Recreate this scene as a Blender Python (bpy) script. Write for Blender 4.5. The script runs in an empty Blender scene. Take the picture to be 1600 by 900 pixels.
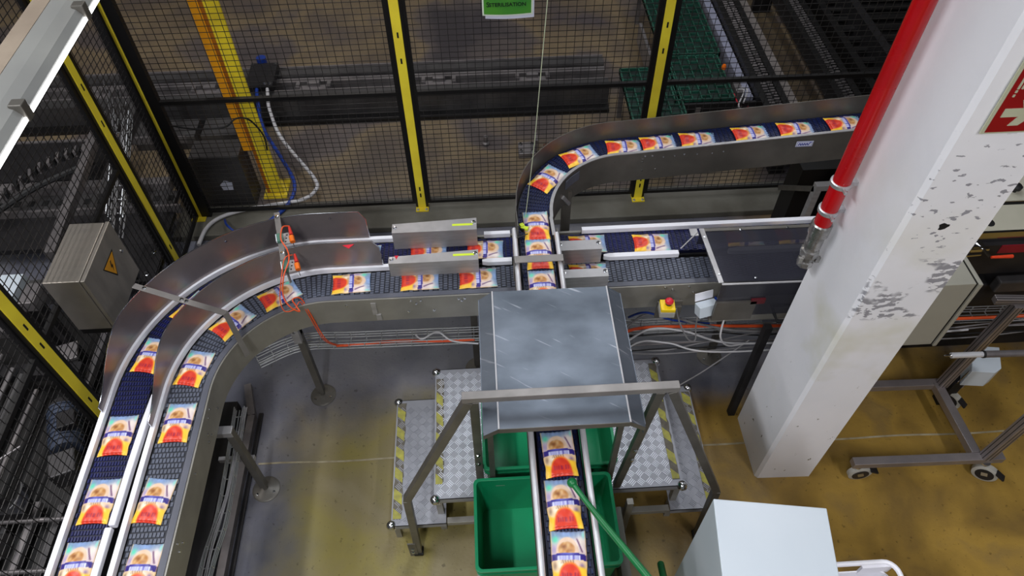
import bpy, math, random
from mathutils import Vector, Matrix
random.seed(7)
SC = bpy.context.scene
COL = SC.collection
PI = math.pi
# ------------------------------------------------------------------ camera
def cam_setup():
    pitch, roll, yaw = math.radians(50.6), math.radians(-0.7), math.radians(2.7)
    cp, sp = math.cos(pitch), math.sin(pitch)
    fw = Vector((math.sin(yaw)*cp, math.cos(yaw)*cp, -sp))
    rt = Vector((math.cos(yaw), -math.sin(yaw), 0)); up = rt.cross(fw)
    r = rt*math.cos(roll)+up*math.sin(roll); u = -rt*math.sin(roll)+up*math.cos(roll)
    cd = bpy.data.cameras.new('camera'); co = bpy.data.objects.new('camera', cd); COL.objects.link(co)
    m = Matrix((r, u, -fw)).transposed().to_4x4(); m.translation = Vector((0, 0, 3.7))
    co.matrix_world = m
    cd.sensor_width = 36; cd.lens = 1128.0/1600*36; cd.clip_start = 0.05; cd.clip_end = 60
    SC.camera = co
cam_setup()
# ------------------------------------------------------------------ world, lights, exposure
w = bpy.data.worlds.new('world'); SC.world = w; w.use_nodes = True
w.node_tree.nodes['Background'].inputs[0].default_value = (0.55, 0.6, 0.7, 1)
w.node_tree.nodes['Background'].inputs[1].default_value = 0.1
SC.view_settings.view_transform = 'Standard'; SC.view_settings.look = 'None'
SC.view_settings.gamma = 1; SC.view_settings.exposure = 0.1
def area(name, loc, sx, sy, power, color, rot=(0, 0, 0)):
    l = bpy.data.lights.new(name, 'AREA'); l.shape = 'RECTANGLE'; l.size = sx; l.size_y = sy
    l.energy = power; l.color = color
    o = bpy.data.objects.new(name, l); o.location = loc; o.rotation_euler = rot; COL.objects.link(o); return o
LAMPS = [(-2.6, 0.9, 112, (0.93, 0.96, 1)), (0.6, 3.6, 42, (0.86, 0.93, 1)), (-0.9, -2.2, 128, (0.95, 0.97, 1)),
         (2.6, -1.8, 88, (0.97, 0.95, 0.98)), (-1.6, 7.4, 36, (1, 0.92, 0.86)), (2.5, 6.2, 34, (0.92, 0.95, 1)), (-4.6, 2.2, 60, (1, 0.96, 0.94))]  # last one is added, unseen, to brighten the machines behind the left fence
for i, (lx, ly, p, c) in enumerate(LAMPS):
    area('unseen_ceiling_light', (lx, ly, 5.32), 0.3, 2.4, p, c)
# ------------------------------------------------------------------ materials
MATS = {}
def srgb(r, g, b):
    f = lambda c: (c/255/12.92 if c/255 <= 0.04045 else ((c/255+0.055)/1.055)**2.4)
    return (f(r), f(g), f(b), 1)
def mat(name, c1, c2=None, scale=6.0, rough=0.5, rough2=None, metal=0.0, bump=0.0, bscale=None, stretch=(1, 1, 1), alpha=None, trans=0, emis=0, spec=0.5, detail=4, contrast=0.2):
    if name in MATS: return MATS[name]
    m = bpy.data.materials.new(name); m.use_nodes = True; nt = m.node_tree; N = nt.nodes; L = nt.links
    p = N['Principled BSDF']; p.inputs['Metallic'].default_value = metal; p.inputs['Roughness'].default_value = rough
    p.inputs['Specular IOR Level'].default_value = spec
    c1 = srgb(*c1); c2 = srgb(*c2) if c2 else tuple(min(1, x*0.8) for x in c1[:3])+(1,)
    tc = N.new('ShaderNodeTexCoord'); mp = N.new('ShaderNodeMapping'); mp.inputs['Scale'].default_value = stretch
    L.new(tc.outputs['Object'], mp.inputs[0])
    n = N.new('ShaderNodeTexNoise'); n.inputs['Scale'].default_value = scale; n.inputs['Detail'].default_value = detail
    L.new(mp.outputs[0], n.inputs['Vector'])
    r = N.new('ShaderNodeValToRGB'); r.color_ramp.elements[0].position = 0.5-contrast; r.color_ramp.elements[1].position = 0.5+contrast
    r.color_ramp.elements[0].color = c1; r.color_ramp.elements[1].color = c2
    L.new(n.outputs['Fac'], r.inputs[0]); L.new(r.outputs[0], p.inputs['Base Color'])
    if rough2 is not None:
        mr = N.new('ShaderNodeMapRange'); mr.inputs['From Min'].default_value = 0.3; mr.inputs['From Max'].default_value = 0.7
        mr.inputs['To Min'].default_value = rough; mr.inputs['To Max'].default_value = rough2
        L.new(n.outputs['Fac'], mr.inputs[0]); L.new(mr.outputs[0], p.inputs['Roughness'])
    if bump:
        b = N.new('ShaderNodeBump'); b.inputs['Strength'].default_value = bump; b.inputs['Distance'].default_value = 0.01
        n2 = N.new('ShaderNodeTexNoise'); n2.inputs['Scale'].default_value = bscale or scale*4; n2.inputs['Detail'].default_value = 5
        L.new(mp.outputs[0], n2.inputs['Vector']); L.new(n2.outputs['Fac'], b.inputs['Height']); L.new(b.outputs[0], p.inputs['Normal'])
    if alpha is not None: p.inputs['Alpha'].default_value = alpha
    if trans: p.inputs['Transmission Weight'].default_value = trans
    if emis:
        p.inputs['Emission Color'].default_value = c1; p.inputs['Emission Strength'].default_value = emis
    MATS[name] = m; return m
STEEL = mat('brushed_steel', (184, 182, 184), (164, 161, 162), 9, 0.34, 0.46, 0.55, 0.05, 60, (1, 1, 6))
STEELD = mat('dark_steel', (116, 112, 106), (98, 95, 90), 7, 0.36, 0.5, 0.5, 0.05, 40)
FRAME = mat('conveyor_frame_steel', (160, 157, 150), (138, 135, 128), 5, 0.42, 0.52, 0.45, 0.03, 40)
GUARD = mat('polished_guard_steel', (146, 137, 136), (124, 117, 117), 4, 0.28, 0.38, 0.5)
HOOD = mat('hood_sheet_steel', (124, 131, 142), (82, 89, 99), 4, 0.40, 0.52, 0.7, 0.03, 22, (1, 1.6, 1), contrast=0.3, detail=8)
ALU = mat('aluminium_extrusion', (168, 160, 160), (146, 140, 142), 8, 0.38, 0.45, 0.7)
STEELL = mat('light_satin_steel', (226, 226, 230), (208, 208, 214), 9, 0.32, 0.4, 0.4)
SATIN = mat('satin_strap_steel', (146, 141, 138), (126, 122, 120), 9, 0.4, 0.5, 0.4)
CHROME = mat('chrome', (210, 212, 216), (190, 192, 196), 5, 0.12, 0.2, 1.0)
ZINC = mat('zinc_wire', (212, 214, 216), (186, 188, 192), 20, 0.35, 0.45, 0.8)
WHITEP = mat('white_guide_plastic', (244, 243, 250), (236, 236, 244), 5, 0.5)
WHITEC = mat('white_cabinet_paint', (206, 214, 222), (196, 206, 215), 2, 0.35)
BLUEB = mat('blue_belt_plastic', (18, 25, 88), (12, 17, 66), 12, 0.38, 0.5)
BLUEBASE = mat('blue_belt_base', (10, 13, 46), (7, 9, 34), 12, 0.5)
BLUED = mat('dark_blue_belt_plastic', (16, 30, 78), (11, 22, 58), 12, 0.35, 0.5)
GREYB = mat('grey_belt_plastic', (92, 97, 112), (78, 82, 96), 12, 0.42, 0.55)
GREYBASE = mat('grey_belt_base', (44, 46, 55), (36, 38, 46), 12, 0.6)
STRIP = mat('grey_wear_strip', (96, 98, 110), (82, 84, 94), 6, 0.45)
BLACK = mat('black_paint', (16, 14, 14), (10, 9, 10), 6, 0.45)
WIREM = mat('dark_grey_mesh_wire', (52, 50, 50), (42, 40, 40), 6, 0.32, None, 0.3)
BLACKR = mat('black_rubber', (22, 22, 24), (14, 14, 16), 6, 0.6)
YEL = mat('yellow_post_paint', (250, 230, 62), (232, 208, 54), 5, 0.45, 0.55, detail=6)
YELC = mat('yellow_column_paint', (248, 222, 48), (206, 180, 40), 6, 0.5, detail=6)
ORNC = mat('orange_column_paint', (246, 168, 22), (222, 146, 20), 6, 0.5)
RED = mat('red_pipe_paint', (196, 8, 20), (168, 6, 16), 4, 0.22, 0.3)
ORANGE = mat('orange_cable', (235, 92, 40), (214, 78, 34), 8, 0.45)
GREEN = mat('green_crate_plastic', (14, 146, 96), (12, 132, 86), 4, 0.4, 0.5)
GREEND = mat('green_handle_plastic', (16, 118, 62), (12, 98, 52), 5, 0.35)
GRATE = mat('green_grating', (10, 46, 38), (6, 30, 25), 9, 0.5)
GRATEL = mat('green_grating_edge', (36, 92, 76), (20, 66, 52), 9, 0.5)
CABW = mat('white_cable', (206, 204, 206), (186, 184, 188), 9, 0.5)
CABB = mat('blue_cable', (24, 62, 156), (18, 46, 120), 9, 0.45)
CABG = mat('grey_cable', (140, 138, 140), (112, 110, 112), 9, 0.5)
BEIGE = mat('beige_cabinet_paint', (168, 166, 154), (154, 152, 142), 2, 0.4)
BOXS = mat('enclosure_steel', (186, 178, 168), (160, 154, 146), 4, 0.36, 0.46, 0.7, 0.02, 60, (1, 3, 1))
MACH = mat('machine_grey_steel', (100, 98, 98), (70, 68, 70), 5, 0.4, 0.55, 0.6, detail=6)
MACHD = mat('machine_dark_steel', (52, 50, 52), (32, 31, 33), 6, 0.45, 0.6, 0.5, detail=6)
MACHL = mat('machine_light_aluminium', (150, 144, 144), (110, 106, 108), 7, 0.4, 0.5, 0.6, detail=6)
MOTOR = mat('motor_blue_grey', (78, 86, 104), (56, 62, 78), 7, 0.4)
CHECK = mat('checker_plate', (164, 165, 173), (144, 145, 152), 5, 0.4, 0.55, 0.4, 0.03, 60)
CHECKB = mat('checker_plate_bars', (228, 230, 238), (210, 212, 220), 7, 0.3, 0.38, 0.5)
TAPEY = mat('hazard_tape_yellow', (176, 170, 70), (136, 132, 70), 30, 0.55, detail=6)
TAPEG = mat('hazard_tape_grey', (106, 100, 88), (84, 78, 70), 30, 0.6, detail=6)
CREAM = mat('photoluminescent_cream', (190, 192, 166), (176, 178, 152), 5, 0.5)
SIGNR = mat('sign_red', (150, 4, 22), (128, 2, 16), 3, 0.35)
SIGNG = mat('sign_green', (78, 150, 48), (46, 124, 52), 5, 0.45, contrast=0.12, detail=1)
PAPER = mat('paper', (214, 216, 232), (202, 204, 222), 5, 0.6)
INK = mat('dark_green_ink', (8, 36, 12), (6, 30, 10), 5, 0.6)
INKB = mat('blue_ink', (40, 50, 150), (34, 42, 130), 5, 0.6)
LIME = mat('lime_tape', (216, 236, 60), (200, 222, 50), 5, 0.5)
REDM = mat('red_mark', (220, 20, 50), (200, 16, 42), 5, 0.45)
REDKNOB = mat('red_button_plastic', (214, 34, 52), (196, 26, 44), 5, 0.3)
YELP = mat('yellow_plastic', (248, 212, 20), (236, 198, 16), 5, 0.4)
GREYP = mat('grey_plastic', (176, 174, 166), (164, 162, 156), 5, 0.45)
TEALB = mat('sensor_body_green', (88, 128, 112), (70, 108, 94), 8, 0.45)
ORP = mat('orange_connector', (238, 118, 20), (220, 100, 16), 8, 0.35)
REDP = mat('red_connector', (206, 52, 40), (184, 40, 32), 8, 0.4)
BRASS = mat('nickel_fitting', (186, 184, 182), (120, 118, 116), 26, 0.2, 0.34, 0.8)
STRING = mat('pale_cord', (196, 204, 176), (180, 190, 160), 9, 0.6)
SEAL = mat('pale_joint_sealant', (176, 166, 140), (140, 128, 100), 14, 0.7, detail=6)
KERB = mat('kerb_concrete', (112, 110, 102), (84, 80, 70), 3, 0.5, 0.7, 0, 0.1, 30, detail=6)
CONC = mat('wall_paint', (150, 150, 148), (132, 132, 132), 2, 0.8)
SMOKE = mat('smoked_polycarbonate', (62, 62, 72), (54, 54, 64), 3, 0.08, None, 0, alpha=0.62)
DIFF = mat('lamp_diffuser', (255, 255, 255), (255, 255, 255), 1, 0.5, emis=4.0)
LAMPH = mat('lamp_housing', (140, 140, 136), (124, 124, 122), 3, 0.45)
DUST = mat('dusty_lamp_top', (150, 136, 120), (128, 114, 100), 5, 0.8, detail=6)
INSET = mat('dark_opening', (6, 6, 7), (4, 4, 5), 3, 0.8)
ORTAG = mat('orange_clamp_grip', (232, 74, 40), (214, 64, 34), 8, 0.4)

def floor_mat():
    m = bpy.data.materials.new('factory_floor'); m.use_nodes = True; nt = m.node_tree; N = nt.nodes; L = nt.links
    p = N['Principled BSDF']
    tc = N.new('ShaderNodeTexCoord'); sep = N.new('ShaderNodeSeparateXYZ'); L.new(tc.outputs['Object'], sep.inputs[0])
    def noise(s, d=6, dist=0.0):
        n = N.new('ShaderNodeTexNoise'); n.inputs['Scale'].default_value = s; n.inputs['Detail'].default_value = d
        n.inputs['Distortion'].default_value = dist
        L.new(tc.outputs['Object'], n.inputs['Vector']); return n.outputs['Fac']
    def ramp(x, stops):
        r = N.new('ShaderNodeValToRGB'); e = r.color_ramp.elements
        e[0].position, e[0].color = stops[0]; e[1].position, e[1].color = stops[-1]
        for s in stops[1:-1]:
            k = e.new(s[0]); k.color = s[1]
        L.new(x, r.inputs[0]); return r.outputs[0]
    def math_(op, a, b):
        n = N.new('ShaderNodeMath'); n.operation = op
        for i, v in enumerate((a, b)):
            if isinstance(v, (int, float)): n.inputs[i].default_value = v
            else: L.new(v, n.inputs[i])
        return n.outputs[0]
    def sm(x, a, b):
        n = N.new('ShaderNodeMapRange'); n.interpolation_type = 'SMOOTHSTEP'
        n.inputs['From Min'].default_value = a; n.inputs['From Max'].default_value = b; L.new(x, n.inputs[0]); return n.outputs[0]
    def mix(f, a, b):
        n = N.new('ShaderNodeMix'); n.data_type = 'RGBA'; L.new(f, n.inputs['Factor']); L.new(a, n.inputs['A']); L.new(b, n.inputs['B']); return n.outputs['Result']
    olive = ramp(noise(1.6, 8, 0.6), [(0.3, srgb(118, 108, 74)), (0.44, srgb(142, 130, 72)), (0.56, srgb(136, 124, 88)), (0.7, srgb(152, 140, 112))])
    must = ramp(noise(2.6, 9, 0.35), [(0.25, srgb(104, 82, 46)), (0.42, srgb(136, 108, 50)), (0.55, srgb(160, 128, 58)), (0.64, srgb(138, 112, 62)), (0.8, srgb(168, 138, 74))])
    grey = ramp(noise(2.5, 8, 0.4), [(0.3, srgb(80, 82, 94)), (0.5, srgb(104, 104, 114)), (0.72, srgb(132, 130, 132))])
    brown = ramp(noise(0.9, 9, 0.3), [(0.34, srgb(64, 59, 62)), (0.43, srgb(92, 83, 80)), (0.50, srgb(122, 106, 82)), (0.57, srgb(102, 89, 74)), (0.66, srgb(80, 72, 74))])
    wob = noise(2.0, 5); wx = math_('ADD', sep.outputs[0], math_('MULTIPLY', math_('SUBTRACT', wob, 0.5), 0.9))
    wy = math_('ADD', sep.outputs[1], math_('MULTIPLY', math_('SUBTRACT', wob, 0.5), 0.7))
    c = mix(sm(wx, 0.3, 1.1), olive, must)
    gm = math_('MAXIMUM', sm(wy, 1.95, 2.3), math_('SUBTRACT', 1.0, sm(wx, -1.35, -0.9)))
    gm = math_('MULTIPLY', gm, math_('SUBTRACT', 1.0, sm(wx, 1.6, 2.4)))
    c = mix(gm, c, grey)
    lane_shade = ramp(noise(4.0, 6), [(0.3, srgb(52, 54, 62)), (0.7, srgb(84, 84, 92))])  # shade beneath the lanes, painted into the floor colour as a dark band
    lane_shade_mask = math_('MULTIPLY', sm(wy, 2.25, 2.6), math_('SUBTRACT', 1.0, sm(sep.outputs[1], 3.1, 3.4)))
    c = mix(math_('MULTIPLY', lane_shade_mask, 0.85), c, lane_shade)
    c = mix(sm(sep.outputs[1], 3.78, 3.86), c, brown)
    sp = ramp(noise(38, 3), [(0.28, srgb(120, 110, 96)), (0.36, (1, 1, 1, 1)), (0.66, (1, 1, 1, 1)), (0.74, srgb(255, 250, 236))])
    mm = N.new('ShaderNodeMix'); mm.data_type = 'RGBA'; mm.blend_type = 'MULTIPLY'; mm.inputs['Factor'].default_value = 0.55
    L.new(c, mm.inputs['A']); L.new(sp, mm.inputs['B'])
    L.new(mm.outputs['Result'], p.inputs['Base Color'])
    r = N.new('ShaderNodeMapRange'); r.inputs['To Min'].default_value = 0.22; r.inputs['To Max'].default_value = 0.62
    L.new(noise(3.2, 5), r.inputs[0]); L.new(r.outputs[0], p.inputs['Roughness'])
    b = N.new('ShaderNodeBump'); b.inputs['Strength'].default_value = 0.12; b.inputs['Distance'].default_value = 0.01
    L.new(noise(60, 4), b.inputs['Height']); L.new(b.outputs[0], p.inputs['Normal'])
    return m
def pillar_mat():
    m = bpy.data.materials.new('chipped_white_paint'); m.use_nodes = True; nt = m.node_tree; N = nt.nodes; L = nt.links
    p = N['Principled BSDF']; p.inputs['Roughness'].default_value = 0.5
    tc = N.new('ShaderNodeTexCoord'); sep = N.new('ShaderNodeSeparateXYZ'); L.new(tc.outputs['Object'], sep.inputs[0])
    def noise(s, d=6, st=(1, 1, 1)):
        mp = N.new('ShaderNodeMapping'); mp.inputs['Scale'].default_value = st; L.new(tc.outputs['Object'], mp.inputs[0])
        n = N.new('ShaderNodeTexNoise'); n.inputs['Scale'].default_value = s; n.inputs['Detail'].default_value = d
        L.new(mp.outputs[0], n.inputs['Vector']); return n.outputs['Fac']
    def mr(x, a, b, lo=0.0, hi=1.0):
        n = N.new('ShaderNodeMapRange'); n.inputs['From Min'].default_value = a; n.inputs['From Max'].default_value = b
        n.inputs['To Min'].default_value = lo; n.inputs['To Max'].default_value = hi; L.new(x, n.inputs[0]); return n.outputs[0]
    def mul(a, b):
        n = N.new('ShaderNodeMath'); n.operation = 'MULTIPLY'; L.new(a, n.inputs[0]); L.new(b, n.inputs[1]); return n.outputs[0]
    def mixc(f, a, b):
        n = N.new('ShaderNodeMix'); n.data_type = 'RGBA'; L.new(f, n.inputs['Factor'])
        for k, v in (('A', a), ('B', b)):
            if isinstance(v, tuple): n.inputs[k].default_value = v
            else: L.new(v, n.inputs[k])
        return n.outputs['Result']
    c = mixc(mr(noise(2.2), 0.35, 0.7), srgb(248, 247, 252), srgb(236, 237, 243))
    ydirt = mul(mr(noise(1.8, 4), 0.50, 0.72), mul(mr(sep.outputs[2], 2.2, 1.3), mr(sep.outputs[2], 0.5, 0.9)))
    c = mixc(ydirt, c, srgb(206, 204, 172))
    # flaked paint on the face towards the camera, in two height bands
    front = mr(sep.outputs[1], -.176, -.186)
    def band(lo, hi, soft):
        return mul(mr(sep.outputs[2], lo-soft, lo), mr(sep.outputs[2], hi+soft, hi))
    n1 = noise(32, 8, (0.7, 1, 1.5))
    add = N.new('ShaderNodeMath'); add.operation = 'MAXIMUM'
    L.new(mul(mul(mr(n1, 0.50, 0.515), mr(noise(7, 3), 0.47, 0.53)), band(1.45, 1.76, 0.03)), add.inputs[0]); L.new(mul(mr(n1, 0.625, 0.64), band(1.85, 2.3, 0.05)), add.inputs[1])
    ch = mul(add.outputs[0], front)
    c = mixc(ch, c, srgb(152, 152, 160))
    sc = mul(mr(noise(34, 5, (1, 1, 0.5)), 0.7, 0.72), mr(sep.outputs[2], 1.2, 0.3)); c = mixc(sc, c, srgb(120, 116, 100))
    L.new(c, p.inputs['Base Color'])
    b = N.new('ShaderNodeBump'); b.inputs['Strength'].default_value = 0.25; b.inputs['Distance'].default_value = 0.01
    L.new(noise(9), b.inputs['Height']); L.new(b.outputs[0], p.inputs['Normal'])
    return m
def hood_mat():
    m = HOOD; nt = m.node_tree; N = nt.nodes; L = nt.links; p = N['Principled BSDF']
    tc = N.new('ShaderNodeTexCoord'); mp = N.new('ShaderNodeMapping'); mp.inputs['Scale'].default_value = (6, 60, 6)
    m0 = N.new('ShaderNodeMapping'); m0.inputs['Rotation'].default_value = (0, 0, math.radians(32))
    L.new(tc.outputs['Object'], m0.inputs[0]); L.new(m0.outputs[0], mp.inputs[0]); n = N.new('ShaderNodeTexNoise'); n.inputs['Scale'].default_value = 1.0; n.inputs['Detail'].default_value = 2
    L.new(mp.outputs[0], n.inputs['Vector'])
    r = N.new('ShaderNodeMapRange'); r.inputs['From Min'].default_value = 0.66; r.inputs['From Max'].default_value = 0.76; L.new(n.outputs['Fac'], r.inputs[0])
    old = p.inputs['Base Color'].links[0].from_socket
    mx = N.new('ShaderNodeMix'); mx.data_type = 'RGBA'; L.new(r.outputs[0], mx.inputs['Factor']); L.new(old, mx.inputs['A']); mx.inputs['B'].default_value = srgb(158, 162, 170)
    L.new(mx.outputs['Result'], p.inputs['Base Color'])
hood_mat()
def print_mat():
    m = bpy.data.materials.new('printed_pouch_film'); m.use_nodes = True; nt = m.node_tree
    p = nt.nodes['Principled BSDF']; p.inputs['Roughness'].default_value = 0.38
    a = nt.nodes.new('ShaderNodeAttribute'); a.attribute_name = 'print'; nt.links.new(a.outputs['Color'], p.inputs['Base Color']); return m
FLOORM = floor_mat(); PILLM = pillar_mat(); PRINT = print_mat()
# ------------------------------------------------------------------ mesh builder
class MB:
    def __init__(s): s.v = []; s.f = []
    def add(s, vs, fs):
        o = len(s.v); s.v += [tuple(v) for v in vs]; s.f += [tuple(i+o for i in f) for f in fs]; return s
    def box(s, x0, x1, y0, y1, z0, z1):
        return s.add([(x0,y0,z0),(x1,y0,z0),(x1,y1,z0),(x0,y1,z0),(x0,y0,z1),(x1,y0,z1),(x1,y1,z1),(x0,y1,z1)],
                     [(0,3,2,1),(4,5,6,7),(0,1,5,4),(1,2,6,5),(2,3,7,6),(3,0,4,7)])
    def obox(s, c, d, M=None):
        c = Vector(c); M = M or Matrix.Identity(3); vs = []
        for z in (-.5, .5):
            for x, y in ((-.5,-.5),(.5,-.5),(.5,.5),(-.5,.5)):
                vs.append(c+M@Vector((x*d[0], y*d[1], z*d[2])))
        return s.add(vs, [(0,3,2,1),(4,5,6,7),(0,1,5,4),(1,2,6,5),(2,3,7,6),(3,0,4,7)])
    def bar(s, p, q, w, h, up=(0, 0, 1)):
        p = Vector(p); q = Vector(q); d = q-p; L = d.length; d.normalize(); u = Vector(up)
        if abs(d.dot(u)) > 0.98: u = Vector((0, 1, 0))
        n = d.cross(u).normalized(); u = n.cross(d)
        return s.obox((p+q)/2, (w, L, h), Matrix((n, d, u)).transposed())
    def tube(s, pts, r, n=8, caps=True):
        pts = [Vector(p) for p in pts]; rs = r if isinstance(r, (list, tuple)) else [r]*len(pts)
        rings = []; prev = None
        for i, p in enumerate(pts):
            d = (pts[min(i+1, len(pts)-1)]-pts[max(i-1, 0)]).normalized()
            if prev is None:
                a = Vector((0, 0, 1)) if abs(d.z) < 0.9 else Vector((1, 0, 0)); u = d.cross(a).normalized()
            else: u = (prev-d*prev.dot(d)).normalized()
            prev = u; v = d.cross(u); rings.append([p+(u*math.cos(2*PI*k/n)+v*math.sin(2*PI*k/n))*rs[i] for k in range(n)])
        o = [x for rg in rings for x in rg]; f = []
        for i in range(len(pts)-1):
            for k in range(n): f.append((i*n+k, i*n+(k+1) % n, (i+1)*n+(k+1) % n, (i+1)*n+k))
        if caps: f.append(tuple(range(n))[::-1]); f.append(tuple((len(pts)-1)*n+k for k in range(n)))
        return s.add(o, f)
    def lathe(s, c, prof, n=20, M=None):
        c = Vector(c); M = M or Matrix.Identity(3); vs = []; f = []
        for r, z in prof:
            for k in range(n): vs.append(c+M@Vector((r*math.cos(2*PI*k/n), r*math.sin(2*PI*k/n), z)))
        for i in range(len(prof)-1):
            for k in range(n): f.append((i*n+k, i*n+(k+1) % n, (i+1)*n+(k+1) % n, (i+1)*n+k))
        f.append(tuple(range(n))[::-1]); f.append(tuple((len(prof)-1)*n+k for k in range(n)))
        return s.add(vs, f)
    def prism(s, poly, z0, z1, M=None, c=(0, 0, 0)):
        n = len(poly); c = Vector(c); M = M or Matrix.Identity(3)
        vs = [c+M@Vector((x, y, z)) for z in (z0, z1) for x, y in poly]
        return s.add(vs, [tuple(range(n))[::-1], tuple(range(n, 2*n))]+[(i, (i+1) % n, n+(i+1) % n, n+i) for i in range(n)])
    def sphere(s, c, r, n=12, m=8, sq=(1, 1, 1)):
        prof = [(math.sin(PI*i/m), -math.cos(PI*i/m)) for i in range(m+1)]; c = Vector(c)
        vs = []; f = []
        for a, z in prof:
            for k in range(n): vs.append(c+Vector((a*r*math.cos(2*PI*k/n)*sq[0], a*r*math.sin(2*PI*k/n)*sq[1], z*r*sq[2])))
        for i in range(m):
            for k in range(n): f.append((i*n+k, i*n+(k+1) % n, (i+1)*n+(k+1) % n, (i+1)*n+k))
        return s.add(vs, f)
    def sweep(s, path, prof, caps=True):
        # profile = list of (offset to the right of travel, height) carried along a 3-D path
        vs = []; f = []; P = [Vector(p) for p in path]
        for i, p in enumerate(P):
            d = P[min(i+1, len(P)-1)]-P[max(i-1, 0)]; d.z = 0; d.normalize(); r = Vector((d.y, -d.x, 0))
            pr = prof(i/(len(P)-1)) if callable(prof) else prof
            n = len(pr)
            for a, z in pr: vs.append(p+r*a+Vector((0, 0, z)))
        for i in range(len(P)-1):
            for k in range(n): f.append((i*n+k, (i+1)*n+k, (i+1)*n+(k+1) % n, i*n+(k+1) % n))
        if caps: f.append(tuple(range(n))); f.append(tuple((len(P)-1)*n+k for k in range(n))[::-1])
        return s.add(vs, f)
def rect(a0, a1, z0, z1): return [(a0, z0), (a0, z1), (a1, z1), (a1, z0)]
def worigin(o):
    while o.parent: o = o.parent
    return Vector(o.location)
def mesh_obj(name, mb, m, off=Vector((0, 0, 0)), smooth=False, bevel=0):
    me = bpy.data.meshes.new(name); me.from_pydata([tuple(Vector(v)-off) for v in mb.v], [], mb.f)
    if m: me.materials.append(m)
    me.update()
    o = bpy.data.objects.new(name, me); COL.objects.link(o)
    if smooth:
        for p in me.polygons: p.use_smooth = True
        try:
            e = o.modifiers.new('es', 'EDGE_SPLIT'); e.split_angle = math.radians(40)
        except Exception: pass
    if bevel:
        b = o.modifiers.new('bv', 'BEVEL'); b.width = bevel; b.segments = 2; b.limit_method = 'ANGLE'
    return o
def part(name, mb, m, parent, label=None, local=False, smooth=False, bevel=0, stuff=False):
    pcs = getattr(mb, 'pieces', None)
    if pcs and len(pcs) > 1 and not stuff:
        for q in pcs: o = part(name, q, m, parent, label, local, smooth, bevel)
        return o
    o = mesh_obj(name, mb, m, Vector((0, 0, 0)) if local else worigin(parent), smooth, bevel); o.parent = parent
    if label: o['label'] = label
    if stuff: o['kind'] = 'stuff'
    return o
def thing(name, label, cat, loc=(0, 0, 0), rz=0, group=None):
    o = bpy.data.objects.new(name, None); COL.objects.link(o); o.location = loc; o.rotation_euler = (0, 0, rz)
    o.empty_display_size = 0.1
    o['label'] = label; o['category'] = cat
    if group: o['group'] = group
    return o
def solo(name, mb, m, label, cat, group=None, smooth=False, bevel=0, stuff=False):
    xs = [v[0] for v in mb.v]; ys = [v[1] for v in mb.v]; zs = [v[2] for v in mb.v]
    off = Vector(((min(xs)+max(xs))/2, (min(ys)+max(ys))/2, min(zs)))
    o = mesh_obj(name, mb, m, off, smooth, bevel); o.location = off; o['label'] = label; o['category'] = cat
    if group: o['group'] = group
    if stuff: o['kind'] = 'stuff'
    return o
def struct(name, mb, m, parent=None, bevel=0):
    o = mesh_obj(name, mb, m, Vector((0, 0, 0)), False, bevel)
    if parent: o.parent = parent
    else: o['kind'] = 'structure'
    return o
def dup(root, loc, rz=None, label=None, group=None):
    r = root.copy(); COL.objects.link(r); r.location = loc
    if rz is not None: r.rotation_euler = (0, 0, rz)
    if label: r['label'] = label
    if group: r['group'] = group
    for ch in list(root.children):
        c = ch.copy(); COL.objects.link(c); c.parent = r
        for g in list(ch.children):
            d = g.copy(); COL.objects.link(d); d.parent = c
    return r
def text(name, s, size, m, parent, pos, M, shear=0.0, bold=0.0, thick=0.0006):
    cu = bpy.data.curves.new(name, 'FONT'); cu.body = s; cu.size = size; cu.shear = shear; cu.offset = bold; cu.extrude = thick
    cu.align_x = 'CENTER'; cu.align_y = 'CENTER'; cu.resolution_u = 3
    t = bpy.data.objects.new(name, cu); COL.objects.link(t)
    me = bpy.data.meshes.new_from_object(t); bpy.data.objects.remove(t); me.name = name
    me.materials.clear(); me.materials.append(m)
    o = bpy.data.objects.new(name, me); COL.objects.link(o)
    mm = M.to_4x4(); mm.translation = Vector(pos)-worigin(parent); o.parent = parent; o.matrix_local = mm
    return o
def smooth_path(pts, n=8):
    P = [Vector(p) for p in pts]; out = []
    for i in range(len(P)-1):
        a = P[max(i-1, 0)]; b = P[i]; c = P[i+1]; d = P[min(i+2, len(P)-1)]
        for k in range(n):
            t = k/n; out.append(0.5*((2*b)+(c-a)*t+(2*a-5*b+4*c-d)*t*t+(3*b-a-3*c+d)*t**3))
    out.append(P[-1]); return out
def bolts(pts, normal, r=0.007, h=0.006):
    mb = MB(); nz = Vector(normal).normalized(); a = Vector((0, 0, 1)) if abs(nz.z) < 0.9 else Vector((1, 0, 0))
    u = nz.cross(a).normalized(); M = Matrix((u, nz.cross(u), nz)).transposed()
    mb.pieces = [MB().lathe(p, [(r*1.5, 0), (r*1.5, h*.3), (r, h*.35), (r*.9, h)], 8, M) for p in pts]
    for q in mb.pieces: mb.add(q.v, q.f)
    return mb
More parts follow.
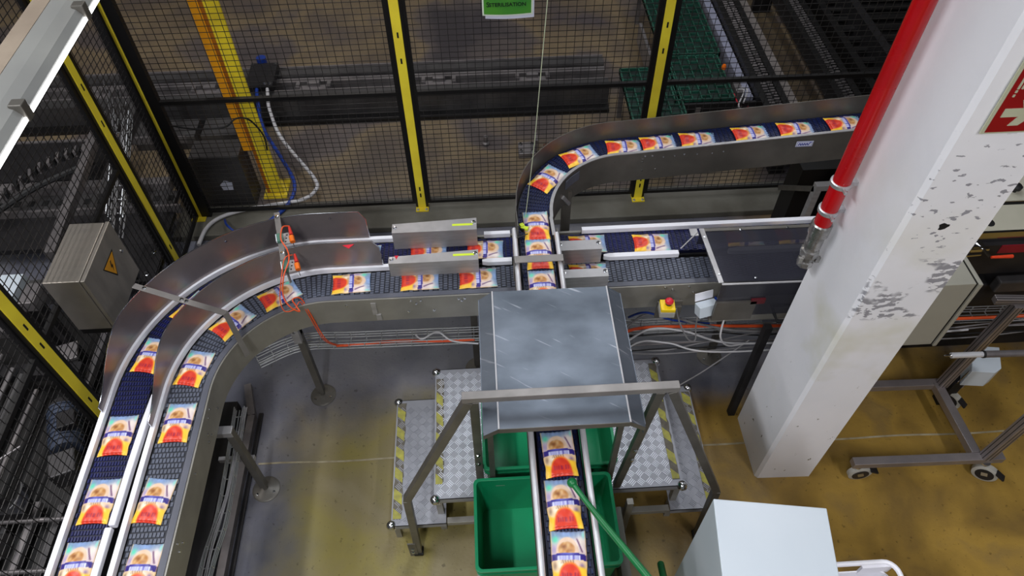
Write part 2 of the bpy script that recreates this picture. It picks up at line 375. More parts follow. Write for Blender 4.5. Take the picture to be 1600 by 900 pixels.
# ------------------------------------------------------------------ the room
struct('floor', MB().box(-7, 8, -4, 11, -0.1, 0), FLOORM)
struct('ceiling', MB().box(-7, 8, -4, 11, 6, 6.1), CONC)
struct('wall_back', MB().box(-7, 8, 11, 11.2, 0, 6), CONC)
struct('wall_front', MB().box(-7, 8, -4.2, -4, 0, 6), CONC)
struct('wall_left', MB().box(-7.2, -7, -4, 11, 0, 6), CONC)
struct('wall_right', MB().box(8, 8.2, -4, 11, 0, 6), CONC)
struct('trim_1', MB().box(-2.2, 3.4, 3.60, 3.9, 0, 0.05), KERB, bevel=0.006)
def joint(i, pts, wd):
    mb = MB()
    for a, b in zip(pts[:-1], pts[1:]): mb.bar(a, b, wd, 0.003)
    struct('trim_%d' % i, mb, SEAL)
joint(2, [(x, 1.845+0.004*math.sin(x*9)-0.012*x, 0.001) for x in [-1.33+0.12*k for k in range(36)]], 0.010)
joint(3, [(-0.30+0.01*math.sin(k*2), 1.0-k*0.09, 0.001) for k in range(12)], 0.004)
# ceiling lamps, all out of view; the far left one is added for brightness
for lx, ly, p, c in LAMPS:
    t = thing('unseen_ceiling_lamp', 'long white strip lamp, unseen, under the hall ceiling', 'lamp', (lx, ly, 5.33), 0, 'ceiling lamps above the line')
    part('housing', MB().box(lx-.2, lx+.2, ly-1.25, ly+1.25, 5.34, 5.42), LAMPH, t)
    part('diffuser', MB().box(lx-.15, lx+.15, ly-1.2, ly+1.2, 5.325, 5.338), DIFF, t)
    for dy in (-.9, .9): part('hanger', MB().tube([(lx, ly+dy, 5.42), (lx, ly+dy, 6)], .005, 6), ZINC, t)
# ------------------------------------------------------------------ pillar, pipe, sign
t = thing('pillar', 'square white concrete pillar with chipped paint', 'pillar', (1.53, 1.81, 0)); t['kind'] = 'structure'
part('shaft', MB().prism([(1.385,1.632),(1.40,1.617),(1.68,1.610),(1.70,1.63),(1.70,1.98),(1.68,2.0),(1.40,2.0),(1.385,1.985)], 0, 6), PILLM, t)
# bore hole: a dark rough-edged pit set in the front face
mb = MB(); prof = [(0.017+0.003*math.sin(3*a+1)+0.002*math.sin(5*a), a) for a in [2*PI*k/14 for k in range(14)]]
mb.prism([(r*math.cos(a), r*math.sin(a)*0.9) for r, a in prof], 0, 0.002, Matrix(((1,0,0),(0,0,-1),(0,1,0))), (1.528, 1.6145, 1.948))
part('drill_hole', mb, INSET, t, 'dark bored hole in the face towards the camera')
t = thing('fire_pipe', 'vertical glossy red fire pipe fixed to the pillar, ending in metal couplings', 'pipe', (1.32, 1.94, 1.45))
px, py = 1.325, 1.94
part('pipe', MB().tube([(px, py, 1.64), (px, py, 6)], 0.034, 24), RED, t, smooth=True)
mb = MB().lathe((px, py, 0), [(.026,1.40),(.034,1.405),(.034,1.43),(.028,1.435),(.028,1.46),(.038,1.465),(.038,1.495),(.030,1.50),(.030,1.52)], 8)
mb.lathe((px, py, 0), [(.034,1.52),(.034,1.585),(.041,1.59),(.041,1.645),(.036,1.65)], 24)
part('coupling', mb, BRASS, t, 'nickel hose couplings at the lower end', smooth=True)
mb = MB()
for k in (-1, 1): mb.obox((px+k*.036, py-.02, 1.45), (.018, .012, .03))
part('coupling_lug', mb, BRASS, t)
for z in (1.72, 1.86):
    c = part('pipe_clamp', MB().lathe((px, py, z-.010), [(.036,0),(.041,.002),(.041,.018),(.036,.02)], 24), ZINC, t)
    part('clamp_bolt', MB().box(px+.035, 1.386, py-.012, py+.012, z-.009, z+.009).tube([(px-.005, py-.04, z), (px-.005, py-.062, z)], .007, 8), ZINC, c)
t = thing('hose_reel_sign', 'red sign with cream arrow and cream border on the white pillar', 'sign', (1.58, 1.612, 2.35))
Mf = Matrix(((1,0,0),(0,0,-1),(0,1,0)))      # local x,y,z -> world x,z,-y
def fr(poly, y0, y1): return MB().prism(poly, -y1, -y0, Mf)
sx0, sx1, sz0, sz1 = 1.449, 1.649, 2.345, 2.665
part('border', fr([(sx0,sz0),(sx1,sz0),(sx1,sz1),(sx0,sz1)], 1.607, 1.612), CREAM, t)
part('red_field', fr([(sx0+.011,sz0+.006),(sx1-.008,sz0+.006),(sx1-.008,sz1-.008),(sx0+.011,sz1-.008)], 1.6055, 1.607), SIGNR, t)
part('arrow', fr([(1.478,2.405),(1.53,2.405),(1.514,2.374),(1.544,2.374),(1.582,2.419),(1.544,2.462),(1.514,2.462),(1.53,2.434),(1.478,2.434)], 1.6035, 1.6055), CREAM, t, 'cream arrow pointing right')
mb = MB()
for k in range(12):
    x = 1.475+k*.012; zb = 2.50+(.0 if k < 2 else .012)
    mb.v += []; mb.add(*(lambda q: (q.v, q.f))(fr([(x,zb),(x+.006,zb),(x+.006,2.60),(x,2.60)], 1.6035, 1.6055)))
for zz in (2.474, 2.488): mb.add(*(lambda q: (q.v, q.f))(fr([(1.475,zz),(1.481,zz),(1.481,zz+.008),(1.475,zz+.008)], 1.6035, 1.6055)))
part('hose_symbol', mb, CREAM, t)
# ------------------------------------------------------------------ conveyor paths
def arc_path(x, cy0, R, cx, cy, x_end, z, z_end_fn=None, step=0.05, y_start=0.1):
    P = []; y = y_start
    while y < cy-1e-6: P.append((x, y, z)); y += 0.12
    for k in range(25):
        b = PI/2*k/24; P.append((cx-R*math.cos(b), cy+R*math.sin(b), z))
    xx = cx+0.1
    while xx < x_end: P.append((xx, cy+R, z if not z_end_fn else z_end_fn(xx))); xx += 0.12
    P.append((x_end, cy+R, z if not z_end_fn else z_end_fn(x_end)))
    return P
def resample(P, step):
    P = [Vector(p) for p in P]; out = []; acc = 0.0; nxt = 0.0
    for a, b in zip(P[:-1], P[1:]):
        L = (b-a).length
        while nxt <= acc+L:
            out.append((a.lerp(b, (nxt-acc)/L), (b-a).normalized())); nxt += step
        acc += L
    return out
def links(P, width, pitch, nacross, zoff, fill=0.62, h=0.005):
    mb = MB()
    for i, (p, d) in enumerate(resample(P, pitch)):
        r = Vector((d.y, -d.x, 0)).normalized(); u = r.cross(d); M = Matrix((r, d, u)).transposed()
        cw = width/nacross
        for k in range(nacross):
            a = -width/2+cw*(k+0.5)+(cw*0.25 if i % 2 else -cw*0.25)
            if abs(a) > width/2-cw*0.3: a = math.copysign(width/2-cw*0.3, a)
            mb.obox(p+r*a+Vector((0, 0, zoff)), (cw*fill, pitch*0.72, h), M)
    return mb
ZL = 0.900
GREY = arc_path(-1.392, 0, 0.592, -0.80, 1.78, 1.84, ZL)
BLUE = arc_path(-1.627, 0, 0.765, -0.862, 1.805, 1.84, ZL)
ZI = 1.150
ziF = lambda x: ZI+max(0, x-0.76)*0.079
INF = arc_path(0.228, 0, 0.52, 0.752, 2.52, 2.35, ZI, ziF)
# path above uses x of the straight; force it onto the arc start
INF = [(0.232, p[1], p[2]) if p[1] < 2.5 and p[0] < 0.3 else p for p in INF]
# ---- blue lane
t = thing('blue_lane_conveyor', 'outer conveyor lane with dark blue modular belt curving round to the left', 'conveyor', (-1.627, 1.0, 0))
part('belt', MB().sweep(BLUE, rect(-.075, .075, -.02, 0)), BLUEBASE, t)
part('belt_links', links(BLUE, .145, .0245, 12, .002), BLUEB, t, stuff=True)
part('underframe', MB().sweep(BLUE, rect(-.085, .085, -.12, -.022)), MACHD, t)
def seg(P, f): return [p for p in P if f(p)]
left = seg(BLUE, lambda p: p[0] < -0.86 or True)
og = [p for p in BLUE if p[0] < -0.5]+[(-0.49, 2.57, ZL)]
part('guide_rail', MB().sweep(og, rect(-.100, -.078, .005, .032)), WHITEP, t, 'white outer guide rail')
part('guide_rail', MB().box(-.02, .118, 2.645, 2.668, ZL+.005, ZL+.032), WHITEP, t)
part('guide_rail', MB().box(.50, 1.84, 2.643, 2.668, ZL+.005, ZL+.032), WHITEP, t)
part('side_frame', MB().sweep(BLUE, rect(-.100, -.086, -.14, .004)), FRAME, t)
ig = [(-1.545, 0.1+0.1*k, ZL) for k in range(9)]
part('guide_rail', MB().sweep([(-1.540, .1, ZL), (-1.540, .5, ZL), (-1.540, 1.16, ZL)], rect(-.014, .014, .005, .034)), WHITEP, t, 'white inner guide rail, nearer length', bevel=.005)
part('guide_rail', MB().sweep([(-1.529, 1.165, ZL), (-1.527, 1.4, ZL), (-1.522, 1.60, ZL), (-1.512, 1.76, ZL)], rect(-.014, .014, .005, .038)), WHITEP, t, 'white inner guide rail, farther length', bevel=.005)
part('gap_plate', MB().box(-1.512, -1.487, .1, 1.72, ZL-.1, ZL-.02), STEELD, t)
b = bolts([(-1.50, y, ZL-.02) for y in (.3, .75, 1.02, 1.08, 1.40, 1.58, 1.63)], (0, 0, 1)); part('bolt', b, CHROME, t, stuff=True)
# tall curved steel sheets
def curved_sheet(cx, cy, R, b0, b1, ext, zb, zt, seed_r):
    P = []
    n = 44
    for k in range(n+1):
        P.append(b0+(b1-b0)*k/n)
    path = [(cx-R*math.cos(a), cy+R*math.sin(a), 0) for a in P]
    y0 = path[0][1]; m = 8
    pre = [(path[0][0], y0-ext*(m-k)/m, 0) for k in range(m)]
    post = [(path[-1][0]+seed_r*(k+1)/8, path[-1][1], 0) for k in range(8)]
    full = pre+path+post; N_ = len(full); th = .0012
    L = [0]
    for a, b in zip(full[:-1], full[1:]): L.append(L[-1]+math.dist(a, b))
    def prof(tt):
        i = round(tt*(N_-1)); s = L[i]; e = L[-1]-s
        k = min(1, s/.42); k = k*k*(3-2*k); k = .22+.78*k
        k2 = min(1, e/.03); k2 = .72+.28*k2
        top = zb+(zt-zb)*k*k2
        return [(-th, zb), (-th, top), (th, top), (th, zb)]
    edge = []
    for i, p in enumerate(full):
        q = prof(i/(N_-1)); edge.append((p[0], p[1], q[1][1]))
    edge = [(edge[0][0], edge[0][1], zb)]+edge+[(edge[-1][0], edge[-1][1], zb)]
    return MB().sweep(full, prof), MB().tube(edge, .0022, 6)  # second mesh: thin tube added along the rim as a bright edge highlight
sh, ed = curved_sheet(-0.862, 1.805, 0.857, 0.02, PI/2, .14, ZL+.03, 1.125, .24)
g_ = part('curved_guard', sh, GUARD, t, 'tall polished steel sheet round the outside of the bend', smooth=True); part('edge_highlight', ed, CHROME, g_, smooth=True)
part('guard_bolt', bolts([(-.80, 2.658, 1.09), (-1.06, 2.632, 1.0), (-1.30, 2.53, 1.09)], (0.1, -1, 0), .004, .004), CHROME, t)
# ---- grey lane
t = thing('grey_lane_conveyor', 'inner conveyor lane with grey modular belt curving round to the left', 'conveyor', (-1.392, 1.0, 0))
GL = t
part('belt', MB().sweep(GREY, rect(-.074, .074, -.02, 0)), GREYBASE, t)
part('belt_links', links(GREY, .140, .0245, 9, .002, .7), GREYB, t, stuff=True)
part('underframe', MB().sweep(GREY, rect(-.085, .085, -.12, -.022)), MACHD, t)
gg = [p for p in GREY if p[0] < -0.5]+[(-0.49, 2.372, ZL)]
part('guide_rail', MB().sweep(gg, rect(-.098, -.077, .005, .034)), WHITEP, t, 'white guide rail between the two belts')
def taper(x0, x1, y0, y1, z0, z1, tip):
    return MB().prism([(x0, y0+.008), (x0+tip, y0), (x1, y0), (x1, y1), (x0+tip, y1), (x0, y1-.006)], z0, z1)
part('guide_rail', taper(-.035, .118, 2.448, 2.476, ZL+.005, ZL+.034, .03), WHITEP, t, 'short white guide rail left of the crossing conveyor', bevel=.002)
part('guide_rail', taper(.59, .98, 2.444, 2.472, ZL+.005, ZL+.034, .03), WHITEP, t, 'white guide rail with a pointed end right of the crossing conveyor', bevel=.002)
part('guide_rail', taper(1.24, 1.84, 2.444, 2.472, ZL+.005, ZL+.034, .03), WHITEP, t, 'white guide rail under the smoked cover', bevel=.002)
part('wear_strip', MB().sweep(GREY, rect(.077, .104, -.02, .010)), STRIP, t, 'dark grey edge strip')
part('side_frame', MB().sweep(GREY, rect(.104, .112, -.165, .006)), FRAME, t)
sh, ed = curved_sheet(-0.80, 1.78, 0.683, 0.02, PI/2, .20, ZL+.034, 1.115, .26)
g_ = part('curved_guard', sh, GUARD, t, 'tall polished steel sheet between the two belts at the bend', smooth=True); part('edge_highlight', ed, CHROME, g_, smooth=True)
fy = 2.260; fx = -1.280
mb = bolts([(x, fy, z) for x, z in ((-.40,.885),(-.375,.862),(-.35,.885),(-.42,.80),(-.29,.80),(-.72,.87),(-.16,.885),(-.145,.868),(-.13,.885),(.88,.89),(.92,.87),(1.0,.885),(1.03,.84))], (0, -1, 0), .005, .006)
q = bolts([(fx, y, z) for y, z in ((1.66,.87),(1.60,.83),(1.62,.79),(1.58,.80),(1.40,.86),(1.10,.87),(1.08,.84),(1.12,.83),(1.70,.88),(1.75,.80),(.8,.86))], (1, 0, 0), .005, .006)
for a in (.5, .9, 1.25):
    pass
part('frame_bolt', mb.add(q.v, q.f), CHROME, t, stuff=True)
part('joint_plate', MB().box(-.60, -.575, fy-.004, fy, .79, .88).box(-.585, -.56, fy-.006, fy, .745, .79), STEEL, t)
def support(x, y, lean, nm):
    # round foot plate, square leg, top bracket
    l = part('leg', MB().bar((x, y, .05), (x, y, .66), .036, .036), STEELD, GL, smooth=False, bevel=.002)
    part('foot_plate', MB().lathe((x, y, 0), [(.074,0),(.074,.004),(.062,.010),(.042,.012),(.034,.016),(.014,.02),(.014,.07),(.010,.075)], 28), STEELD, l, smooth=True)
    part('foot_bolt', bolts([(x+.045, y-.02, .009), (x-.040, y-.03, .009)], (0, 0, 1), .005, .008), CHROME, l)
    return l
l = support(-1.018, 2.285, 0, 'a'); part('bracket', MB().box(-1.038, -.998, 2.235, 2.262, .60, .83).box(-1.036, -1.0, 2.262, 2.30, .62, .66), STEEL, l, bevel=.002)
part('bracket_bolt', bolts([(-1.018, 2.235, .80), (-1.018, 2.235, .70)], (0, -1, 0), .006, .006), CHROME, l)
l = support(-1.262, 1.712, 0, 'b')
part('crossbar', MB().box(-1.40, -1.245, 1.690, 1.732, .63, .67), STEEL, l, bevel=.002)
part('crossbar', MB().box(-1.42, -1.24, 1.73, 1.75, .30, .33), STEEL, l)
# more legs, further right and left
for x, y in ((-1.15, .62), (-.10, 2.42), (1.32, 2.42)):
    l = support(x, y, 0, 'c')
    part('crossbar', MB().box(x-.2 if x < -1 else x-.02, x+.02, y-.02, y+.02, .62, .74), STEELD, l)
# ---- straps and sensors over the bend
t = thing('guard_strap', 'flat steel strap bridging both curved guards over the bend, with a bent down end', 'bracket', (-1.45, 2.1, 1.1))
Z = 1.128
part('strap', MB().bar((-1.655, 2.235, Z), (-1.195, 2.045, Z), .028, .005).bar((-1.195, 2.045, Z), (-1.165, 1.995, .86), .026, .005, (1, -1, 0)), SATIN, t, bevel=.001)
part('strap_bolt', bolts([(-1.60, 2.213, Z+.003), (-1.41, 2.134, Z+.003), (-1.385, 2.122, Z+.003)], (0, 0, 1), .006, .008), CHROME, t)
t = thing('sensor_mast', 'upright steel strap holding two small sensors beside the bend', 'bracket', (-1.0, 2.5, .9))
part('strap', MB().bar((-1.055, 2.66, 1.145), (-1.03, 2.55, 1.13), .028, .005).bar((-1.03, 2.55, 1.13), (-.985, 2.36, 1.12), .026, .005).bar((-.985, 2.36, 1.12), (-.965, 2.30, 1.02), .026, .005, (1, 0, 0)), SATIN, t, bevel=.001)
part('strap_bolt', bolts([(-1.05, 2.63, 1.147), (-.995, 2.40, 1.124)], (0, 0, 1), .006, .008), CHROME, t)
def sensor(x, y, z, label):
    s = thing('photo_sensor', label, 'sensor', (x, y, z), 0, 'sensors on the mast by the bend')
    part('housing', MB().obox((x, y, z), (.030, .055, .03), Matrix.Rotation(.25, 3, 'Z')), TEALB, s, bevel=.002)
    part('lens_strip', MB().obox((x-.018, y, z+.004), (.004, .05, .012), Matrix.Rotation(.25, 3, 'Z')), WHITEP, s)
    part('mounting_plate', MB().obox((x+.03, y, z), (.034, .075, .006), Matrix.Rotation(.25, 3, 'Z')), STEEL, s)
    part('plate_hole', bolts([(x+.03, y-.022, z+.003), (x+.03, y, z+.003), (x+.03, y+.022, z+.003)], (0, 0, 1), .003, .001), INSET, s)
    c = part('connector', MB().tube([(x+.055, y+.005, z+.01), (x+.065, y-.028, z+.004)], .013, 12), ORP, s, 'orange screw connector', smooth=True)
    part('connector_tail', MB().tube([(x+.040, y+.058, z+.02), (x+.054, y+.014, z+.012)], [.006, .010], 10), REDP, c)
    part('clip', MB().tube([(x+.066, y-.03, z), (x+.075, y-.055, z-.01), (x+.062, y-.05, z-.01)], .002, 6), CHROME, c)
sensor(-1.015, 2.49, 1.13, 'green grey sensor with orange plug, farther one on the mast')
sensor(-.975, 2.335, 1.10, 'green grey sensor with orange plug, nearer one on the mast')
def cable(name, pts, r, m, label, group=None, n=8, sm=8):
    return solo(name, MB().tube(smooth_path(pts, sm), r, n), m, label, 'cable', group, smooth=True)
cable('sensor_cable', [(-.975, 2.555, 1.15), (-1.0, 2.53, 1.17), (-1.0, 2.46, 1.16), (-.965, 2.40, 1.15), (-.95, 2.34, 1.14), (-.975, 2.27, 1.10), (-.99, 2.22, 1.02), (-.965, 2.19, .97), (-.93, 2.19, .93), (-.945, 2.215, .94), (-.96, 2.235, .97), (-.93, 2.262, .94), (-.905, 2.245, .84), (-.875, 2.245, .62), (-.84, 2.30, .48)], .0034, ORANGE, 'orange cable hanging from the sensors down to the wire tray')
cable('sensor_cable', [(-.945, 2.39, 1.12), (-.975, 2.36, 1.13), (-.985, 2.27, 1.10), (-1.01, 2.22, 1.0), (-1.0, 2.19, .94), (-.955, 2.205, .93), (-.935, 2.25, .93), (-.915, 2.243, .84), (-.885, 2.243, .62), (-.85, 2.30, .475)], .0024, ORANGE, 'second thinner orange cable beside the first')
# ---- deflector plates over the straight lanes
def deflector(x0, x1, y, zt, zb, label, lime, redm, w0=.055, w1=.075):
    d = thing('guide_plate', label, 'guide', ((x0+x1)/2, y, zb), 0, 'bent steel guide plates over the lanes')
    part('top_flange', MB().prism([(x0, y), (x1, y), (x1, y+w1), (x0, y+w0)], zt-.003, zt), STEEL, d)
    part('face_plate', MB().box(x0, x1, y-.003, y, zb, zt), STEEL, d)
    part('bolt', bolts([(x0+.014, y+w0*.55, zt), (x1-.014, y+w1*.6, zt)], (0, 0, 1), .007, .01), CHROME, d)
    if lime: part('lime_tape', MB().box(x1-.125, x1-.02, y+.028, y+.042, zt, zt+.001), LIME, d)
    if redm: part('red_mark', MB().prism([(x0+.028, y+.048), (x0+.048, y+.048), (x0+.038, y+.022)], zt, zt+.001), REDM, d)
deflector(-.487, -.055, 2.575, 1.05, .93, 'bent steel guide plate with lime tape, farther one left of the crossing conveyor', True, False, .060, .080)
deflector(-.494, -.052, 2.372, 1.045, .95, 'bent steel guide plate with lime tape and red mark, nearer one left of the crossing', True, True, .042, .066)
deflector(.345, .565, 2.41, 1.04, .94, 'bent grey guide plate, farther one right of the crossing conveyor', False, False, .062, .062)
deflector(.345, .575, 2.235, 1.035, .94, 'bent grey guide plate, nearer one right of the crossing conveyor', False, False, .05, .05)
solo('red_marker', MB().prism([(-.71, 2.44), (-.655, 2.445), (-.678, 2.418)], 1.114, 1.117), REDM, 'small red triangular marker on the edge of the inner curved guard', 'marker')
# ------------------------------------------------------------------ infeed conveyor crossing above
t = thing('crossing_conveyor', 'raised conveyor with dark blue belt crossing over both lanes and curving away right', 'conveyor', (.23, 1.2, 0)); IC = t
part('belt', MB().sweep(INF, rect(-.080, .080, -.02, 0)), BLUEBASE, t)
part('belt_links', links(INF, .150, .0245, 12, .002), BLUED, t, stuff=True)
part('underframe', MB().sweep(INF, rect(-.088, .088, -.10, -.022)), MACHD, t)
st = [p for p in INF if p[1] <= 2.45]
cu = [p for p in INF if p[1] > 2.35]
part('rail_tube', MB().tube([(.128, .1, ZI+.045), (.128, 2.42, ZI+.045)], .0115, 12), STEELL, t, 'shiny round left rail', smooth=True)
part('rail_tube', MB().tube([(.329, .1, ZI+.045), (.329, 2.38, ZI+.045)], .0115, 12), STEELL, t, 'shiny round right rail', smooth=True)
part('side_frame', MB().box(.119, .125, .1, 2.42, ZI-.11, ZI+.04), STEELD, t)
part('side_frame', MB().box(.332, .338, .1, 2.42, ZI-.11, ZI+.04), STEELD, t)
part('outer_wall', MB().sweep(cu, rect(-.090, -.086, -.11, .11)), STEELD, t, 'steel outer wall of the bend', smooth=True)
part('inner_wall', MB().sweep(cu, rect(.084, .090, -.165, .028)), STEELD, t, 'steel inner side panel of the bend', smooth=True)
part('wall_lip', MB().sweep(cu, rect(.078, .094, .028, .033)), STEEL, t, smooth=True)
ys = 2.952
mb = MB().box(.835, .84, ys-.006, ys-.002, ZI-.10, ZI+.01)
bp = [(.86,.01),(.90,.01),(.96,.0),(1.02,.005),(1.07,.012),(1.14,.01),(1.22,.012),(1.28,.02),(.85,-.01),(.85,-.03),(.855,-.09),(.93,-.085),(.70,-.02)]
part('panel_bolt', bolts([(x, 2.950, ZI+z) for x, z in bp], (0, -1, 0), .0032, .004), CHROME, t, stuff=True)
b = math.radians(38)
part('access_tape', MB().sweep([(.752-.425*math.cos(a), 2.52+.425*math.sin(a), ZI) for a in [math.radians(38+3*k) for k in range(6)]], rect(-.002, .004, -.05, .005)), STRIP, t, 'grey patch on the side panel of the bend')
part('cross_strap', MB().box(.112, .345, 2.175, 2.215, ZI+.075, ZI+.08).box(.112, .117, 2.175, 2.215, ZI-.05, ZI+.08).box(.340, .345, 2.175, 2.215, ZI-.05, ZI+.08), SATIN, t, bevel=.001)
for x, y in ((.435, 2.83), (2.1, 3.04)):
    zt = 1.05
    l = part('leg', MB().bar((x, y, .02), (x, y, zt), .05, .03), STEELD, t)
    part('gusset', MB().bar((x, y, .96), (x-.045, y-.05, 1.06), .05, .02), STEEL, l)
for x in (.14, .32):
    part('leg', MB().box(x-.018, x+.018, .52, .556, 0, ZI-.1), STEELD, t)
l = thing('name_plate', 'small white plate with blue scribbled lettering on the far conveyor panel', 'label', (1.70, 2.942, 1.21))
part('plate', MB().box(1.662, 1.752, 2.9395, 2.942, 1.187, 1.222), PAPER, l)
mb = MB(); X0 = 1.674
pts = []
for k in range(10):
    pts.append((X0+.0065*k, 2.9385, 1.198 if k % 2 == 0 else 1.211))
mb.tube(smooth_path(pts+[(X0+.066, 2.9385, 1.216)], 4), .0021, 5); part('lettering', mb, INKB, l)
mb = MB()
for a, b_ in (((1.666, 1.190), (1.748, 1.190)), ((1.748, 1.190), (1.748, 1.219)), ((1.748, 1.219), (1.666, 1.219)), ((1.666, 1.219), (1.666, 1.190))):
    mb.bar((a[0], 2.939, a[1]), (b_[0], 2.939, b_[1]), .001, .001)
part('plate_outline', mb, INKB, l)
# string and clip
solo('hanging_cord', MB().tube([(.28, 2.5, 2.9), (.262, 2.5, 2.316), (.225, 2.5, 1.65), (.185, 2.47, 1.215)], .0018, 6), STRING, 'thin pale cord hanging down to the crossing conveyor', 'cord')
t = thing('cord_clip', 'tiny lime and black clip at the end of the hanging cord', 'clip', (.175, 2.40, 1.19))
part('clip_body', MB().obox((.178, 2.41, 1.21), (.035, .018, .012), Matrix.Rotation(-.4, 3, 'Z')).obox((.165, 2.425, 1.215), (.02, .02, .01), Matrix.Rotation(.5, 3, 'Z')), LIME, t)
part('clip_jaw', MB().obox((.165, 2.405, 1.205), (.022, .008, .016), Matrix.Rotation(-.7, 3, 'Z')), BLACKR, t)
part('clip_arm', MB().tube([(.13, 2.355, 1.20), (.19, 2.375, 1.205)], .003, 6), CHROME, t)
# ------------------------------------------------------------------ pouches
def pouch_mesh():
    nx, ny = 44, 64; hw, hl = .0625, .096; me = bpy.data.meshes.new('food_pouch'); V = []; F = []; C = []
    def mixc(a, b, t): t = max(0, min(1, t)); return tuple(a[i]*(1-t)+b[i]*t for i in range(3))
    def ss(x, a, b): t = max(0, min(1, (x-a)/(b-a))); return t*t*(3-2*t)
    def nz(u, v, f): return .5+.25*math.sin(u*f+v*f*.7+1.3)+.25*math.sin(v*f*1.3-u*f*.6+4.1*math.sin(u*f*.31))
    def col(u, v):
        c = mixc((240, 208, 160), (226, 206, 206), ss(v, .38, .6))
        c = mixc(c, (168, 150, 196), math.exp(-((u-.10)/.13)**2-((v-.66)/.09)**2)*.8)
        c = mixc(c, (120, 150, 188), ss(v, .78, .93)*.85)
        c = mixc(c, (150, 178, 226), math.exp(-((u-.45)/.2)**2-((v-.95)/.06)**2))
        c = mixc(c, (98, 224, 184), math.exp(-((u-.13)/.09)**2-((v-.84)/.07)**2))
        c = mixc(c, (244, 232, 222), math.exp(-((u-.84)/.15)**2-((v-.80)/.12)**2))
        c = mixc(c, (150, 226, 206), math.exp(-((u-.93)/.04)**2-((v-.92)/.05)**2)*.9)
        if v > .55:
            d = ((u-.46)/.33)**2+((v-.60)/.30)**2
            c = mixc(c, (238, 206, 178), 1-ss(d, .82, 1.0))
            d2 = ((u-.44)/.25)**2+((v-.655)/.15)**2
            k = nz(u, v, 26)
            c = mixc(c, mixc((196, 132, 72), (230, 188, 132), k), 1-ss(d2, .6, 1.1))
            c = mixc(c, (140, 84, 50), math.exp(-((u-.36)/.09)**2-((v-.70)/.04)**2)*.8)
            c = mixc(c, (150, 92, 60), math.exp(-((u-.55)/.08)**2-((v-.63)/.035)**2)*.6)
            q = abs((u-.80)+(v-.74)*.55)
            c = mixc(c, (110, 70, 110), (1-ss(q, .012, .04))*ss(v, .58, .62)*(1-ss(v, .82, .88))*.9)
        if v < .50:
            c = mixc(c, (250, 234, 212), math.exp(-((u-.24)/.11)**2-((v-.38)/.06)**2))
            c = mixc(c, (128, 98, 168), math.exp(-((u-.84)/.07)**2-((v-.34)/.06)**2))
            c = mixc(c, (240, 200, 190), math.exp(-((u-.70)/.08)**2-((v-.40)/.05)**2)*.7)
            c = mixc(c, (130, 100, 84), math.exp(-((u-.10)/.05)**2-((v-.36)/.07)**2)*.7)
            if .405 < v < .46 and .25 < u < .62: c = mixc(c, (104, 64, 56), .6*(.5+.5*math.sin(u*88+v*40)))
        c = mixc(c, (255, 202, 56), 1-ss(v+.05*math.sin(u*6), .25, .33))
        d = (abs(u-.5)/.33)**2.3+((v+.02)/.43)**2.6 if v > -.02 else 0
        c = mixc(c, (246, 132, 48), 1-ss(d, .95, 1.22)); c = mixc(c, (224, 64, 42), 1-ss(d, .80, .98))
        if .155 < v < .245 and .27 < u < .73: c = mixc(c, (128, 22, 80), .62*(.5+.5*math.sin(u*74+math.sin(u*17)*2))*(1 if v < .225 or math.sin(u*31) > .2 else .35))
        vb = v-.03*(1-((u-.47)/.5)**2)
        if .445 < vb < .560: c = mixc((52, 40, 130), (96, 104, 200), math.exp(-((u-.45)/.24)**2)*ss(vb, .50, .545))
        if .435 < vb < .515 and .17 < u < .80:
            k = .5+.5*math.sin(u*92+math.sin(u*19)*2.5)
            c = mixc((212, 216, 248), (112, 108, 190), .6*k if not .60 < u < .64 else 1)
        e = min(u, 1-u)
        if e < .03: c = mixc(c, (236, 196, 130), .5)
        return c
    for j in range(ny+1):
        for i in range(nx+1):
            u = i/nx; v = j/ny; x = (u-.5)*2; y = (v-.5)*2
            pin = 1-.06*math.exp(-((y+.55)/.2)**2)*(abs(x)**3)
            z = .003+.014*(1-abs(x)**3.2)*(1-abs(y)**6)*(.85+.15*math.sin(y*5+1))
            z += .0012*math.sin(x*9+y*4)*math.sin(y*11+2)*(1-abs(y)**4)
            z += .0016*math.sin(x*22)*max(0, abs(y)-.72)*3
            yy = y*hl+(.006*(1-x*x) if y < -.9 else 0)+.003*x*x*(1 if y > .9 else 0)
            V.append((x*hw*pin, yy, max(.002, z))); C.append(col(u, v))
    n = len(V)
    for j in range(ny):
        for i in range(nx):
            a = j*(nx+1)+i; F.append((a, a+1, a+nx+2, a+nx+1))
    ring = [i for i in range(nx+1)]+[j*(nx+1)+nx for j in range(1, ny+1)]+[ny*(nx+1)+i for i in range(nx-1, -1, -1)]+[j*(nx+1) for j in range(ny-1, 0, -1)]
    for r in ring: V.append((V[r][0]*.98, V[r][1]*.98, .0005)); C.append(C[r])
    m = len(ring)
    for k in range(m): F.append((ring[k], n+k, n+(k+1) % m, ring[(k+1) % m]))
    F.append(tuple(n+k for k in range(m))[::-1])
    me.from_pydata(V, [], F); me.materials.append(PRINT)
    at = me.color_attributes.new('print', 'FLOAT_COLOR', 'POINT')
    for i, c in enumerate(C): at.data[i].color = srgb(*c)
    for p in me.polygons: p.use_smooth = True
    me.update(); return me
PM = pouch_mesh()
def pouch(x, y, z, rz, label, group, tilt=0):
    o = bpy.data.objects.new('food_pouch', PM); COL.objects.link(o); o.location = (x, y, z); o.rotation_euler = (0, tilt, rz)
    o['label'] = label; o['category'] = 'pouch'; o['group'] = group
LOOK = 'red arch printed food pouch '
def beta(p, c): return math.atan2(p[1]-c[1], c[0]-p[0])
gb = 'food pouches on the blue lane'; ZP = ZL+.0045
